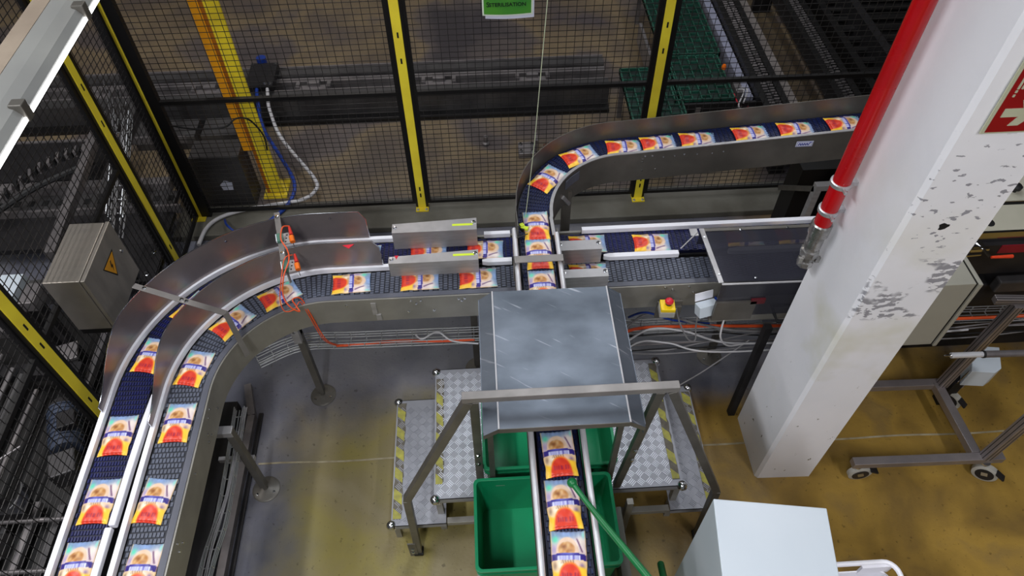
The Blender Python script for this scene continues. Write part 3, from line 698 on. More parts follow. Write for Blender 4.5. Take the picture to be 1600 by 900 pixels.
n_ = ['lowest on the blue left lane, cut by the frame', 'on straight blue lane, second from the bottom', 'on straight blue lane, third from the bottom', 'at the start of the blue bend', 'under the steel strap on the blue bend', 'half hidden on the blue bend left of the mast', "on the blue lane behind the inner curved guard's end", 'behind the nearer lime taped plate, blue lane', 'on the blue lane just left of the crossing', 'on the blue lane just right of the crossing', 'alone on the blue lane before the smoked cover']
bp = [(-1.628, 1.02, 0.03), (-1.622, 1.279, -.02), (-1.630, 1.575, .0), None, None, None, (-.66, 2.565, -PI/2), (-.315, 2.560, -PI/2+.02), (-.02, 2.560, -PI/2-.03), (.52, 2.565, -PI/2), (.857, 2.553, -PI/2-.03)]
bang = {3: 14, 4: 37, 5: 64}
for i, p in enumerate(bp):
    if p is None:
        a = math.radians(bang[i]); R = .755; p = (-.862-R*math.cos(a), 1.805+R*math.sin(a), -a+.05)
    pouch(p[0], p[1], ZP, p[2], LOOK+n_[i], gb)
gg_ = 'food pouches on the grey lane'
n2 = ['lowest on the grey left lane, cut by the frame', 'on straight grey lane, second from the bottom', 'on straight grey lane, third from the bottom', 'at the start of the grey bend', "on the grey bend under the steel strap's end", 'on the grey bend under the orange cable', 'on the grey lane first right of the bend', 'on the grey lane below the red marked plate', 'on the grey lane just left of the crossing', 'on the grey lane just right of the crossing']
gp = [(-1.380, .995, -.05), (-1.398, 1.268, -.12), (-1.388, 1.622, -.02), None, None, None, (-.700, 2.372, -PI/2+.05), (-.355, 2.370, -PI/2+.02), (-.062, 2.365, -PI/2+.03), (.50, 2.365, -PI/2)]
gang = {3: 12, 4: 40, 5: 65}
for i, p in enumerate(gp):
    if p is None:
        a = math.radians(gang[i]); R = .592; p = (-.80-R*math.cos(a), 1.78+R*math.sin(a), -a+(.14 if i == 5 else 0))
    pouch(p[0], p[1], ZP, p[2], LOOK+n2[i], gg_)
gi = 'food pouches on the crossing conveyor'
n3 = ['lowest on the crossing conveyor', 'on the crossing conveyor beside the green pole tip', 'on the crossing conveyor just below the hood', 'on the crossing conveyor just above the hood', 'under the cross strap of the crossing conveyor', 'above the cross strap, where the far bend starts', 'in the middle of the far right-hand bend', 'at the upper end of the far bend', 'first along the far straight after the bend', 'second along the far straight after the bend', 'third along the far straight after the bend', 'fourth along the far straight after the bend', 'left of the blue lettered plate, far conveyor', 'above the blue lettered plate beside the red pipe']
ip = [(.228, .855, -.05), (.228, 1.052, .02), (.232, 1.252, .04), (.238, 2.085, .0), (.238, 2.285, .0), (.240, 2.472, .0), None, None, (.757, 3.03), (.945, 3.035), (1.155, 3.03), (1.44, 3.035), (1.68, 3.03), (1.94, 3.035)]
iang = {6: 34, 7: 62}
for i, p in enumerate(ip):
    z = ZI+.0045; tl = 0
    if p is None:
        a = math.radians(iang[i]); R = .515; p = (.752-R*math.cos(a), 2.52+R*math.sin(a), -a-.1)
    if len(p) == 2:
        p = (p[0], p[1], -PI/2+(.06 if i % 2 else -.02)); z = ziF(p[0])+.0045
    pouch(p[0], p[1], z, p[2], LOOK+n3[i], gi)
for x, q in ((1.35, 'first'), (1.62, 'second')): pouch(x, 2.56, ZP, -PI/2, 'food pouch dimly seen beneath the smoked cover, '+q+' from its left edge', gb)
# ------------------------------------------------------------------ steel hood
t = thing('conveyor_hood', 'scratched sheet steel hood with folded sides over the crossing conveyor', 'hood', (.23, 1.55, 1.2))
hx0, hx1, hy0, hy1, hz = .006, .478, 1.242, 1.872, 1.400
part('top_sheet', MB().prism([(hx0, hy0), (hx1, hy0), (hx1, hy1), (hx0, hy1)], hz-.003, hz), HOOD, t)
for s, xa, xb in ((-1, hx0, -.050), (1, hx1, .532)):
    y0, y1 = hy0+.006, hy1-.006
    poly = [(xa, hy0, hz), (xa, hy1, hz), (xb, hy1-.022, hz-.022), (xb, hy0-.012, hz-.022)]
    mb = MB(); vs = poly+[(x, y, z-.003) for x, y, z in poly]
    mb.add(vs, [(0,1,2,3) if s < 0 else (3,2,1,0), (7,6,5,4) if s < 0 else (4,5,6,7), (0,3,7,4), (1,5,6,2), (3,2,6,7), (0,4,5,1)])
    part('side_fold', mb, HOOD, t)
    part('fold_highlight', MB().tube([(xa, hy0, hz+.001), (xa, hy1, hz+.001)], .0034, 8), STEELL, t, smooth=True)  # pale tube added on the fold to stand in for its bright highlight
    part('side_sheet', MB().box(min(xb, xb+s*.003), max(xb, xb+s*.003), hy0, hy1-.022, hz-.09, hz-.022), HOOD, t)
part('front_lip', MB().box(hx0, hx1, hy0-.002, hy0, hz-.028, hz).add([(hx0,hy0,hz),(hx0,hy0,hz-.028),(-.050,hy0-.012,hz-.050),(-.050,hy0-.012,hz-.022)], [(0,1,2,3)]).add([(hx1,hy0,hz),(hx1,hy0,hz-.028),(.532,hy0-.012,hz-.050),(.532,hy0-.012,hz-.022)], [(3,2,1,0)]), STEELD, t)
for x in (-.03, .50):
    for y, z in ((1.401, 0), (1.86, .403)): part('hood_post', MB().box(x-.012, x+.012, y-.012, y+.012, z, hz-.05), STEELD, t)
# ------------------------------------------------------------------ stile with handrail
t = thing('step_platform', 'two step checker plate platform with worn hazard tape under the hood', 'platform', (.28, 1.75, 0))
def checker(x0, x1, y0, y1, z, seed=0):
    mb = MB(); p = .044; i = 0; y = y0+p/2
    while y < y1-p*.4:
        x = x0+p/2; j = 0
        while x < x1-p*.4:
            ang = PI/4 if (i+j) % 2 else -PI/4
            ca, sa = math.cos(ang), math.sin(ang); M = Matrix.Rotation(ang, 3, 'Z')
            for k in range(-2, 2):
                o = (k+.5)*.0084; mb.obox((x-sa*o, y+ca*o, z+.0010), (.032, .0036, .0040), M)
            x += p; j += 1
        y += p; i += 1
    return mb
def tread(x0, x1, y0, y1, z, worn=False):
    tr = part('tread', MB().box(x0, x1, y0, y1, z-.003, z).box(x0, x1, y0, y0+.003, z-.035, z).box(x0, x1, y1-.003, y1, z-.035, z), CHECK, t)
    part('tread_bars', checker(x0+.01, x1-.01, y0+.01, y1-.01, z), CHECKB if not worn else CHECK, tr, stuff=True)
    return tr
def tape(x0, x1, y0, y1, z, parent, flip=1):
    rnd = random.Random(int(x0*1000)); mb = MB(); y = y0
    edge = []
    n = 26
    L_ = [(x0+rnd.uniform(-.001, .003), y0+(y1-y0)*k/n) for k in range(n+1)]; R_ = [(x1+rnd.uniform(-.005, .003), y0+(y1-y0)*k/n) for k in range(n+1)]
    mb.prism(L_[::-1][::-1]+R_[::-1], z+.001, z+.0026)
    part('hazard_tape', mb, TAPEG, parent, 'worn olive and grey striped hazard tape')
    mb = MB(); pt = .118; y = y0-.01; wd = x1-x0
    while y < y1-.05:
        a = max(y0, y+.0); d = .058
        sk = .035*flip
        q = [(x0+.001, a), (x1-rnd.uniform(.001, .006), a-sk), (x1-rnd.uniform(.001, .006), a-sk+d), (x0+.001, a+d)]
        q = [(xx, min(max(yy, y0+.002), y1-.002)) for xx, yy in q]
        mb.prism(q, z+.0026, z+.0032); y += pt
    part('tape_stripe', mb, TAPEY, parent, 'olive yellow stripes')
UZ, LZ = .40, .20
tr = tread(-.318, .885, 1.425, 2.160, UZ); 
tape(-.312, -.272, 1.50, 2.10, UZ, tr, 1); tape(.835, .875, 1.46, 2.13, UZ, tr, 1)
tr = tread(-.548, -.275, 1.385, 2.10, LZ, True); tape(-.542, -.496, 1.42, 2.08, LZ, tr, 1)
tr = tread(.845, 1.085, 1.385, 2.10, LZ, True); tape(1.035, 1.080, 1.42, 2.06, LZ, tr, 1)
def ballcap(x, y, z):
    part('corner_cap', MB().sphere((x, y, z-.010), .025, 16, 12).box(x-.014, x+.022, y-.014, y+.010, z-.034, z-.010), CHROME, t, 'round steel corner cap', smooth=True)
for x, y, z in ((-.313, 2.148, UZ), (-.313, 1.428, UZ), (-.540, 2.093, LZ), (-.548, 1.395, LZ), (.880, 2.15, UZ), (.878, 1.43, UZ), (1.080, 2.09, LZ), (1.083, 1.395, LZ)): ballcap(x, y, z)
part('wrapped_edge', MB().box(-.548, -.545, 1.40, 2.09, LZ-.03, LZ-.003), CHECK, t)
for x0, x1 in ((-.24, -.10), (.66, .80)):
    pass
part('crossbar', MB().box(-.27, -.06, 1.388, 1.418, LZ-.034, LZ-.002), FRAME, t, bevel=.001)
part('crossbar', MB().box(.60, .84, 1.388, 1.418, LZ-.034, LZ-.002), FRAME, t, bevel=.001)
part('crossbar', MB().box(-.318, .885, 1.430, 1.448, UZ-.055, UZ-.025), FRAME, t)
for x in (-.10, .62):
    part('leg', MB().box(x-.015, x+.015, 1.36, 1.39, 0, UZ-.03), FRAME, t)
for x in (-.30, .865):
    for y in (1.45, 2.13): part('leg', MB().box(x-.015, x+.015, y-.015, y+.015, 0, UZ-.03), FRAME, t)
for x in (-.53, 1.07):
    for y in (1.42, 2.07): part('leg', MB().box(x-.014, x+.014, y-.014, y+.014, 0, LZ-.03), FRAME, t)
# handrail frame
t = thing('handrail_frame', 'angled square tube steel frame standing in front of the hood', 'frame', (.28, 1.326, 0))
hY = 1.326; W = .042
kl, tl_, trr, kr = (-.412, hY, .655), (-.098, hY, 1.47), (.632, hY, 1.47), (.985, hY, .56)
part('top_bar', MB().bar((tl_[0]-.022, hY, 1.488), (trr[0]+.022, hY, 1.488), .032, .030), SATIN, t, bevel=.002)
for a, b_, c in ((kl, tl_, (-.428, hY, .02)), (kr, trr, (1.0, hY, .02))):
    part('leg', MB().bar(a, b_, .034, .034, (0, 1, 0)).bar(a, c, .034, .034, (0, 1, 0)), STEELD, t, bevel=.002)
    part('foot', MB().box(c[0]-.022, c[0]+.022, hY-.022, hY+.022, 0, .02), BLACKR, t)
for x0, x1, yb in ((-.078, -.092, 1.48), (.590, .558, 1.44)):
    s = part('strut', MB().bar((x0, hY, 1.465), (x1, yb, .415), .034, .026, (0, 1, 0)), STEELD, t, bevel=.002)
    part('strut_bolt', bolts([(x1*.5+x0*.5, (hY+yb)/2-.018, .92), (x1*.55+x0*.45, (hY*.43+yb*.57)-.018, .82)], (0, -1, 0), .007, .008), CHROME, s)
part('foot_flange', MB().box(-.47, -.43, hY-.02, hY-.014, .0, .16), STEELD, t)
part('flange_bolt', bolts([(-.45, hY-.02, .09), (-.452, hY-.02, .05)], (0, -1, 0), .007, .006), CHROME, t)
# ------------------------------------------------------------------ crates, stand
def crate(loc, label):
    c = thing('plastic_crate', label, 'crate', loc, 0, 'green crates under the crossing conveyor')
    w_, d_, h_, th = .30, .20, .29, .004
    def rr(w, d, r=.02, n=4):
        P = []
        for cx, cy, a0 in ((w-r, d-r, 0), (-w+r, d-r, 90), (-w+r, -d+r, 180), (w-r, -d+r, 270)):
            for k in range(n+1):
                a = math.radians(a0+90*k/n); P.append((cx+r*math.cos(a), cy+r*math.sin(a)))
        return P
    def ring(po, pi, z0, z1, zi0=None):
        mb = MB(); n = len(po); zi0 = z0 if zi0 is None else zi0
        vs = [(x, y, z0) for x, y in po]+[(x, y, z1) for x, y in po]+[(x, y, z1) for x, y in pi]+[(x, y, zi0) for x, y in pi]
        f = []
        for k in range(n):
            j = (k+1) % n
            for a in range(4): b = (a+1) % 4; f.append((a*n+k, a*n+j, b*n+j, b*n+k))
        return mb.add(vs, f)
    mb = MB(); n = 20
    o1 = rr(w_-.022, d_-.022); i1 = rr(w_-.026, d_-.026)
    o2 = rr(w_-.006, d_-.006); i2 = rr(w_-.010, d_-.010)
    vs = [(x, y, 0) for x, y in o1]+[(x, y, h_-.01) for x, y in o2]+[(x, y, h_-.01) for x, y in i2]+[(x, y, .006) for x, y in i1]
    f = [tuple(range(n))[::-1], tuple(3*n+k for k in range(n))]
    for k in range(n):
        j = (k+1) % n
        for a in range(3): f.append((a*n+k, a*n+j, (a+1)*n+j, (a+1)*n+k))
    part('tub', MB().add(vs, f), GREEN, c, local=True)
    part('rim', ring(rr(w_+.004, d_+.004, .024), rr(w_-.010, d_-.010), h_-.014, h_), GREEN, c, local=True, bevel=.002)
    part('rim_skirt', ring(rr(w_+.001, d_+.001, .022), rr(w_-.006, d_-.006), h_-.05, h_-.044), GREEN, c, local=True)
    mb = MB()
    for x in (-.2, 0, .2): mb.box(x-.003, x+.003, d_-.006, d_+.001, .02, h_-.05); mb.box(x-.003, x+.003, -d_-.001, -d_+.006, .02, h_-.05)
    part('rib', mb, GREEN, c, local=True)
    part('label_slot', MB().box(-.205, -.165, d_-.0125, d_-.0105, h_-.06, h_-.05), GREYP, c, local=True)
    return c
c0 = crate((.187, 1.178, .412), 'green plastic crate nearer the camera, under the crossing conveyor')
dup(c0, (.232, 1.625, .405), label='green plastic crate farther back, standing on the platform behind the near crate')
t = thing('crate_stand', 'grey steel stand carrying the nearer green crate', 'stand', (.18, 1.17, 0))
part('shelf', MB().box(-.12, .49, .97, 1.38, .38, .405), FRAME, t)
for x in (-.105, .475):
    for y in (.985, 1.33): part('leg', MB().box(x-.015, x+.015, y-.015, y+.015, 0, .38), FRAME, t)
part('side_panel', MB().box(.505, .545, .90, 1.29, .05, .52), KERB, t, 'pale grey upright side panel')
# green pole with ball end + second pole
mb = MB().tube([(.268, 1.095, 1.222), (.30, 1.035, 1.228), (.345, .955, 1.24), (.46, .745, 1.29), (.58, .50, 1.36)], [.011, .010, .012, .013, .013], 12)
t = thing('cleaning_pole', 'green round handle with a ball end leaning across the crossing conveyor', 'pole', (.46, .745, 1.2))
part('pole', mb, GREEND, t, smooth=True); part('ball_tip', MB().sphere((.262, 1.105, 1.222), .019, 14, 10), GREEND, t, smooth=True)
solo('green_pole', MB().tube([(.700, 1.055, .42), (.66, .90, .62), (.62, .60, .95)], .016, 12), GREEND, 'second green pole, only its blunt end showing left of the white cabinet', 'pole', smooth=True)
# ------------------------------------------------------------------ white cabinet and tray bottom right
t = thing('white_cabinet', 'plain white box cabinet in the foreground', 'cabinet', (.94, .82, 0))
ca = math.radians(-8.5)
M = Matrix.Rotation(ca, 3, 'Z')
a0 = Vector((.752, 1.006, 0))
def loc(u, v): q = a0+M@Vector((u, v, 0)); return (q.x, q.y)
poly = [loc(0, 0), loc(.016, -.62), loc(.390, -.62), loc(.393, 0)]
part('body', MB().prism(poly[::-1][::-1], .10, 1.245), WHITEC, t, bevel=.004)
part('plinth', MB().prism([loc(.03, -.03), loc(.03, -.59), loc(.36, -.59), loc(.36, -.03)], 0, .10), MACHD, t)
t = thing('white_basket', 'white plastic basket rim with slotted side beside the white cabinet', 'basket', (1.35, .74, .55))
zt = .90
def rrect(x0, x1, y0, y1, r, z):
    P = []
    for cx, cy, a in ((x1-r, y1-r, 0), (x0+r, y1-r, 90), (x0+r, y0+r, 180), (x1-r, y0+r, 270)):
        for k in range(6):
            q = math.radians(a+90*k/5); P.append((cx+r*math.cos(q), cy+r*math.sin(q), z))
    return P+[P[0]]
part('rim', MB().tube(rrect(1.20, 1.49, .45, .86, .05, zt), .010, 8), WHITEP, t, smooth=True)
part('side_wall', MB().sweep(rrect(1.212, 1.478, .46, .848, .045, zt-.16), rect(-.003, .003, -.12, .10)), WHITEP, t, smooth=True)
part('base', MB().box(1.22, 1.47, .47, .84, zt-.29, zt-.28), WHITEP, t)
part('rim_post', MB().box(1.36, 1.48, .842, .852, zt-.07, zt-.005), WHITEP, t)
part('stand', MB().box(1.24, 1.45, .49, .82, 0, zt-.29), MACHL, t)
# ------------------------------------------------------------------ wire cable trays
def wire_tray(pts, label, wdt=.075, hgt=.045):
    t = thing('wire_cable_tray', label, 'cable tray', tuple(pts[0])); P = smooth_path(pts, 6); mb = MB()
    def off(a, z):
        out = []
        for i, p in enumerate(P):
            d = P[min(i+1, len(P)-1)]-P[max(i-1, 0)]; d.z = 0; d.normalize(); out.append(p+Vector((d.y, -d.x, 0))*a+Vector((0, 0, z)))
        return out
    for a, z in ((-wdt/2, hgt), (-wdt/2, hgt*.5), (-wdt/2, 0), (-wdt/6, 0), (wdt/6, 0), (wdt/2, 0), (wdt/2, hgt*.5), (wdt/2, hgt)): mb.tube(off(a, z), .0032, 5)
    part('long_wires', mb, ZINC, t, stuff=True)
    mb = MB()
    for p, d in resample(P, .085):
        d.z = 0; d.normalize(); r = Vector((d.y, -d.x, 0))
        q = [p+r*wdt/2*s+Vector((0, 0, z-.003)) for s, z in ((-1, hgt), (-1, 0), (1, 0), (1, hgt))]
        for a, b_ in zip(q[:-1], q[1:]): mb.tube([a, b_], .003, 5)
    part('cross_wires', mb, ZINC, t, stuff=True)
wire_tray([(-1.27, 2.24, .44), (-1.05, 2.342, .44), (-.74, 2.342, .44), (-.09, 2.335, .44), (1.2, 2.325, .44), (3.4, 2.29, .44)], 'long zinc wire cable tray running under the lanes')
wire_tray([(-1.325, .3, .44), (-1.315, 1.1, .44), (-1.29, 1.40, .44), (-1.31, 1.95, .44)], 'zinc wire cable tray running under the left straight', .05, .035)
cs = 'cables lying in the wire tray'
cable('tray_cable', [(-.85, 2.30, .475), (-.82, 2.308, .465), (-.78, 2.31, .462), (-.5, 2.315, .47), (-.3, 2.30, .47), (-.1, 2.30, .468)], .0075, ORANGE, 'orange cable lying in the wire tray left of the hood')
cable('tray_cable', [(.54, 2.23, .47), (.62, 2.225, .48), (.78, 2.30, .49), (1.1, 2.30, .49), (1.6, 2.28, .48), (2.3, 2.27, .48), (3.3, 2.26, .48)], .009, ORANGE, 'thick orange cable right of the hood')
cable('tray_cable', [(-.42, 2.34, .48), (-.38, 2.30, .50), (-.30, 2.34, .50), (-.22, 2.29, .48), (-.08, 2.27, .47)], .005, CABW, 'twisted white cable pair just left of the hood')
cable('tray_cable', [(.56, 2.14, .47), (.70, 2.20, .50), (.86, 2.28, .51), (1.05, 2.26, .50), (1.3, 2.18, .48), (1.9, 2.17, .48), (2.6, 2.19, .48)], .006, CABW, 'white cable arching right of the hood, nearer one')
cable('tray_cable', [(.60, 2.17, .45), (.80, 2.36, .50), (.95, 2.37, .51), (1.15, 2.30, .50), (1.45, 2.25, .48), (2.3, 2.22, .48)], .007, CABG, 'pale grey cable arching right of the hood')
cable('tray_cable', [(.50, 2.02, .30), (.62, 2.12, .40), (.78, 2.22, .47), (.95, 2.21, .47), (1.25, 2.14, .46), (2.4, 2.16, .45)], .005, CABW, 'thin white cable dropping towards the platform')
cable('tray_cable', [(.75, 2.36, .52), (.85, 2.38, .53), (1.0, 2.34, .50), (1.2, 2.32, .48)], .006, CABB, 'blue cable behind the emergency stop')
for k in range(7):
    rnd = random.Random(k)
    cable('loose_cable', [(.50+.1*i, 2.16+.02*k+rnd.uniform(-.02, .02), .44+rnd.uniform(0, .03)) for i in range(1, 26, 3)], .004, (CABG, BLACKR, CABG, MACHL)[k % 4], 'thin dark and grey cable bundled in the wire tray', 'dark cables bundled in the tray')
cable('tray_cable', [(1.38, 2.18, .50), (1.15, 2.10, .35), (.95, 2.05, .20), (.88, 2.02, .02)], .004, CABG, 'thin grey cable slanting down to the floor by the platform')
for i, dx in enumerate((0, .012, .02)):
    cable('left_tray_cable', [(-1.33+dx, .35, .47), (-1.325+dx, 1.0, .465), (-1.315+dx, 1.25, .48), (-1.29+dx*.5, 1.5, .465), (-1.295+dx, 1.95, .465)], .0032, (CABG, CABG, CABG)[i], 'grey cable running along the left wire tray', 'cables in the left wire tray')
# ------------------------------------------------------------------ emergency stop, junction box
t = thing('emergency_stop', 'yellow and grey emergency stop box with red mushroom button', 'switch', (.875, 2.17, .80))
M = Matrix.Rotation(math.radians(-4), 3, 'Z')
part('base', MB().obox((.880, 2.175, .815), (.075, .07, .040), M), GREYP, t, bevel=.003)
part('lid', MB().obox((.880, 2.175, .847), (.072, .068, .022), M), YELP, t, bevel=.003)
part('button', MB().lathe((.885, 2.180, .858), [(.012,0),(.012,.014),(.021,.016),(.022,.024),(.016,.032),(.006,.034)], 20), REDKNOB, t, 'red mushroom button', smooth=True)
part('button_collar', MB().lathe((.885, 2.180, .856), [(.016,0),(.016,.006),(.013,.008)], 16), BLACKR, t)
part('mounting_bracket', MB().box(.93, .965, 2.20, 2.258, .70, .80).box(.84, .97, 2.215, 2.222, .70, .83), STEELD, t)
t = thing('junction_box', 'tilted white plastic junction box hanging on the lane frame', 'box', (1.08, 2.20, .80))
M = Matrix.Rotation(math.radians(14), 3, 'Z')@Matrix.Rotation(math.radians(-18), 3, 'X')
part('box', MB().obox((1.080, 2.165, .825), (.105, .055, .065), M), WHITEC, t, bevel=.003)
part('lid_flap', MB().obox((1.068, 2.212, .870), (.098, .004, .045), M), WHITEP, t)
part('end_cap', MB().obox((1.137, 2.185, .83), (.006, .05, .06), M), CABB, t)
cable('box_cable', [(.925, 2.17, .83), (.96, 2.16, .72), (1.02, 2.14, .60), (1.07, 2.16, .56), (1.06, 2.18, .66), (1.05, 2.18, .80)], .004, CABG, 'grey cable looping from the emergency stop to the junction box')
# ------------------------------------------------------------------ smoked cover over the lanes
t = thing('smoked_cover', 'smoked transparent cover with steel edging over the right end of the lanes', 'cover', (1.5, 2.4, .93))
part('panel', MB().prism([(1.075, 2.15), (1.84, 2.13), (1.84, 2.50), (1.075, 2.50)], 1.046, 1.050).box(1.08, 1.84, 2.497, 2.5, .94, 1.046), SMOKE, t)
part('front_panel', MB().box(1.10, 1.84, 2.13, 2.134, .80, 1.046), SMOKE, t)
part('edge_strip', MB().bar((1.083, 2.50, 1.053), (1.098, 2.14, 1.053), .024, .004), STEEL, t)
part('edge_strip', MB().bar((1.07, 2.49, 1.053), (1.84, 2.485, 1.053), .020, .003), STEELD, t)
part('edge_strip', MB().bar((1.10, 2.132, 1.052), (1.84, 2.122, 1.052), .010, .004), STEEL, t)
part('screw', bolts([(1.085, 2.44, 1.055), (1.10, 2.19, 1.055), (1.28, 2.48, 1.055), (1.52, 2.48, 1.055), (1.27, 2.16, 1.055)], (0, 0, 1), .004, .003), CHROME, t, stuff=True)
part('end_arm', MB().bar((.985, 2.455, .96), (1.07, 2.50, 1.03), .005, .005).box(1.04, 1.08, 2.50, 2.55, 1.0, 1.004), STEEL, t)
part('latch', MB().box(1.27, 1.34, 2.120, 2.13, .90, .935), mat('dark_red_latch', (110, 30, 40), (90, 24, 32), 5, .5), t, 'dark red latch block')
t = thing('drive_housing', 'dark grey drive housing hanging under the smoked cover', 'housing', (1.3, 2.2, .6))
part('body', MB().box(1.10, 1.84, 2.14, 2.25, .74, .80), FRAME, t, bevel=.004)
part('flange', MB().box(1.10, 1.30, 2.12, 2.14, .78, .92), STEELD, t)
part('handle', MB().tube([(1.42, 2.13, .80), (1.42, 2.08, .80), (1.56, 2.08, .80), (1.56, 2.13, .80)], .009, 8), BLACKR, t)
solo('support_post', MB().bar((1.352, 2.02, .0), (1.40, 2.10, .735), .036, .036, (1, 0, 0)), MACHD, 'dark slightly leaning post under the smoked cover beside the pillar', 'post')
cable('drop_cable', [(1.17, 2.13, .78), (1.17, 2.10, .66), (1.24, 2.12, .55), (1.36, 2.16, .50), (1.50, 2.16, .49)], .005, CABW, 'white cable dropping from the drive housing')
# ------------------------------------------------------------------ fence
def fence_panel(t, a, b_, z0, z1, rail=1.02, pitch_h=.049, pitch_v=.037):
    a = Vector(a); b_ = Vector(b_); d = (b_-a).normalized(); L = (b_-a).length
    f = MB()
    for p in (a+d*.012, b_-d*.012): f.bar(Vector((p.x, p.y, z0)), Vector((p.x, p.y, z1)), .024, .024)
    for z in (z0, z1): f.bar(Vector((a.x, a.y, z)), Vector((b_.x, b_.y, z)), .022, .024)
    pn = part('panel_frame', f, BLACK, t)
    m = MB(); n = int(L/pitch_h)
    for k in range(1, n): p = a+d*(k*L/n); m.bar((p.x, p.y, z0), (p.x, p.y, z1), .0030, .0030)
    n = int((z1-z0)/pitch_v); q = Vector((d.y, -d.x, 0))*.003
    for k in range(1, n): z = z0+(z1-z0)*k/n; m.bar(a+q+Vector((0, 0, z)), b_+q+Vector((0, 0, z)), .0030, .0030)
    part('wire_mesh', m, WIREM, pn, stuff=True)
    if rail: part('middle_rail', MB().bar((a.x, a.y, rail), (b_.x, b_.y, rail), .026, .026), BLACK, pn)
FY = 3.80; FX = -2.05; FH = 2.15
BF = thing('back_fence', 'black wire mesh safety fence with yellow posts across the back', 'fence', (0, FY, 0))
LF = thing('side_fence', 'black wire mesh safety fence with yellow posts along the left', 'fence', (FX, 2.0, 0))
for x0, x1 in ((-2.02, -.50), (-.42, 1.06), (1.14, 2.66), (2.74, 4.2)): fence_panel(BF, (x0, FY, 0), (x1, FY, 0), .10, FH)
fence_panel(LF, (FX, 3.76, 0), (FX, 3.30, 0), .10, FH, None)
fence_panel(LF, (FX, 3.20, 0), (FX, 2.02, 0), .10, FH)
fence_panel(LF, (FX, 1.94, 0), (FX, .40, 0), .10, FH)
def post(x, y, face, w=.055, slots=(.16, .22, 1.24, 1.41)):
    T = BF if face == 'y' else LF
    if face == 'y':
        p = part('post', MB().box(x-w/2, x+w/2, y-.022, y+.022, 0, FH+.02), YEL, T, bevel=.002)
        for s_ in (-1, 1): part('edge_profile', MB().box(min(x+s_*w/2, x+s_*(w/2+.016)), max(x+s_*w/2, x+s_*(w/2+.016)), y-.016, y+.02, .05, FH), BLACK, p, 'black edging')
        for z in slots: part('slot', MB().box(x-.005, x+.005, y-.0235, y-.022, z, z+.035), INSET, p)
        part('base_plate', MB().box(x-.045, x+.045, y-.06, y+.05, .05, .058), YELC, p)
        part('base_bolt', bolts([(x-.03, y-.045, .058), (x+.03, y-.045, .058)], (0, 0, 1), .007, .01), ZINC, p)
    else:
        p = part('post', MB().box(x-.022, x+.022, y-w/2, y+w/2, 0, FH+.02), YEL, T, bevel=.002)
        for s_ in (-1, 1): part('edge_profile', MB().box(x-.02, x+.016, min(y+s_*w/2, y+s_*(w/2+.022)), max(y+s_*w/2, y+s_*(w/2+.022)), .05, FH), BLACK, p, 'black edging')
        for z in slots: part('slot', MB().box(x+.022, x+.0235, y-.005, y+.005, z, z+.04), INSET, p)
        part('base_plate', MB().box(x-.05, x+.06, y-.045, y+.045, 0, .008), YELC, p)
        part('base_bolt', bolts([(x+.045, y-.03, .008), (x+.045, y+.03, .008)], (0, 0, 1), .007, .01), ZINC, p)
post(-.46, FY, 'y'); post(1.10, FY, 'y'); post(2.70, FY, 'y')
post(FX, 3.25, 'x', slots=(.3, 1.27, 1.50))
post(FX, 1.98, 'x', slots=(.55, 1.02, 1.16), w=.062)
p = part('post', MB().box(-2.058, -2.030, 3.79, 3.82, 0, FH+.02), YEL, BF, 'thin edged yellow corner post')
part('edge_profile', MB().box(-2.11, -2.058, 3.775, 3.83, .02, FH), BLACK, p, 'wide black edging')
part('edge_profile', MB().box(-2.030, -1.965, 3.785, 3.825, .02, FH), BLACK, p, 'wide black edging')
part('base_plate', MB().box(-2.10, -2.0, 3.74, 3.86, .05, .056), YELC, p)
# green sign
t = thing('room_sign', 'green paper sign with dark lettering on the back fence', 'sign', (.18, 3.78, 1.5))
sy = 3.772
def vq(x0, x1, z0, z1, y, bow=.006):
    P = [(x0+(x1-x0)*k/12, z0-bow*math.sin(PI*k/12)) for k in range(13)]
    return fr(P+[(x1, z1), (x0, z1)], y, y+.001)
part('backing_sheet', vq(.046, .322, 1.512, 1.74, sy+.001), PAPER, t)
part('frame_sheet', vq(.030, .314, 1.532, 1.74, sy-.001), mat('sign_white', (226, 236, 220), None, 5, .5), t)
part('green_sheet', vq(.039, .305, 1.540, 1.735, sy-.002), SIGNG, t)
text('lettering', 'STERILISATION', .031, INK, t, (.172, sy-.0035, 1.594), Mf, 0, .0006)
text('lettering', 'S', .040, INK, t, (.062, sy-.0032, 1.596), Mf, 0, .0006)
# ------------------------------------------------------------------ steel enclosure on the left fence
t = thing('steel_enclosure', 'brushed steel electrical enclosure with a yellow warning triangle on the left fence', 'enclosure', (-1.94, 2.41, .82))
part('body', MB().box(-2.035, -1.868, 2.215, 2.595, .838, 1.195), BOXS, t, bevel=.004)
d = part('door', MB().box(-1.862, -1.842, 2.212, 2.598, .835, 1.198), BOXS, t, bevel=.003)
part('door_lock', MB().lathe((-1.842, 2.555, 1.03), [(.010,0),(.010,.004),(.007,.006)], 12, Matrix(((0,0,1),(0,1,0),(-1,0,0)))), CHROME, d)
Mx = Matrix(((0,0,1),(1,0,0),(0,1,0)))     # local x,y,z -> world y,z,x
part('warning_triangle', MB().prism([(2.43, .985), (2.50, 1.105), (2.36, 1.105)][::-1], 0, .001, Mx, (-1.842, 0, 0)), BLACK, d)
part('triangle_field', MB().prism([(2.43, .998), (2.490, 1.099), (2.370, 1.099)][::-1], .001, .0016, Mx, (-1.842, 0, 0)), mat('warning_orange', (232, 160, 20), None, 5, .4), d)
part('bolt_symbol', MB().prism([(2.436,1.085),(2.418,1.055),(2.430,1.055),(2.424,1.03),(2.444,1.062),(2.432,1.062),(2.446,1.085)], .0016, .002, Mx, (-1.842, 0, 0)), BLACK, d)
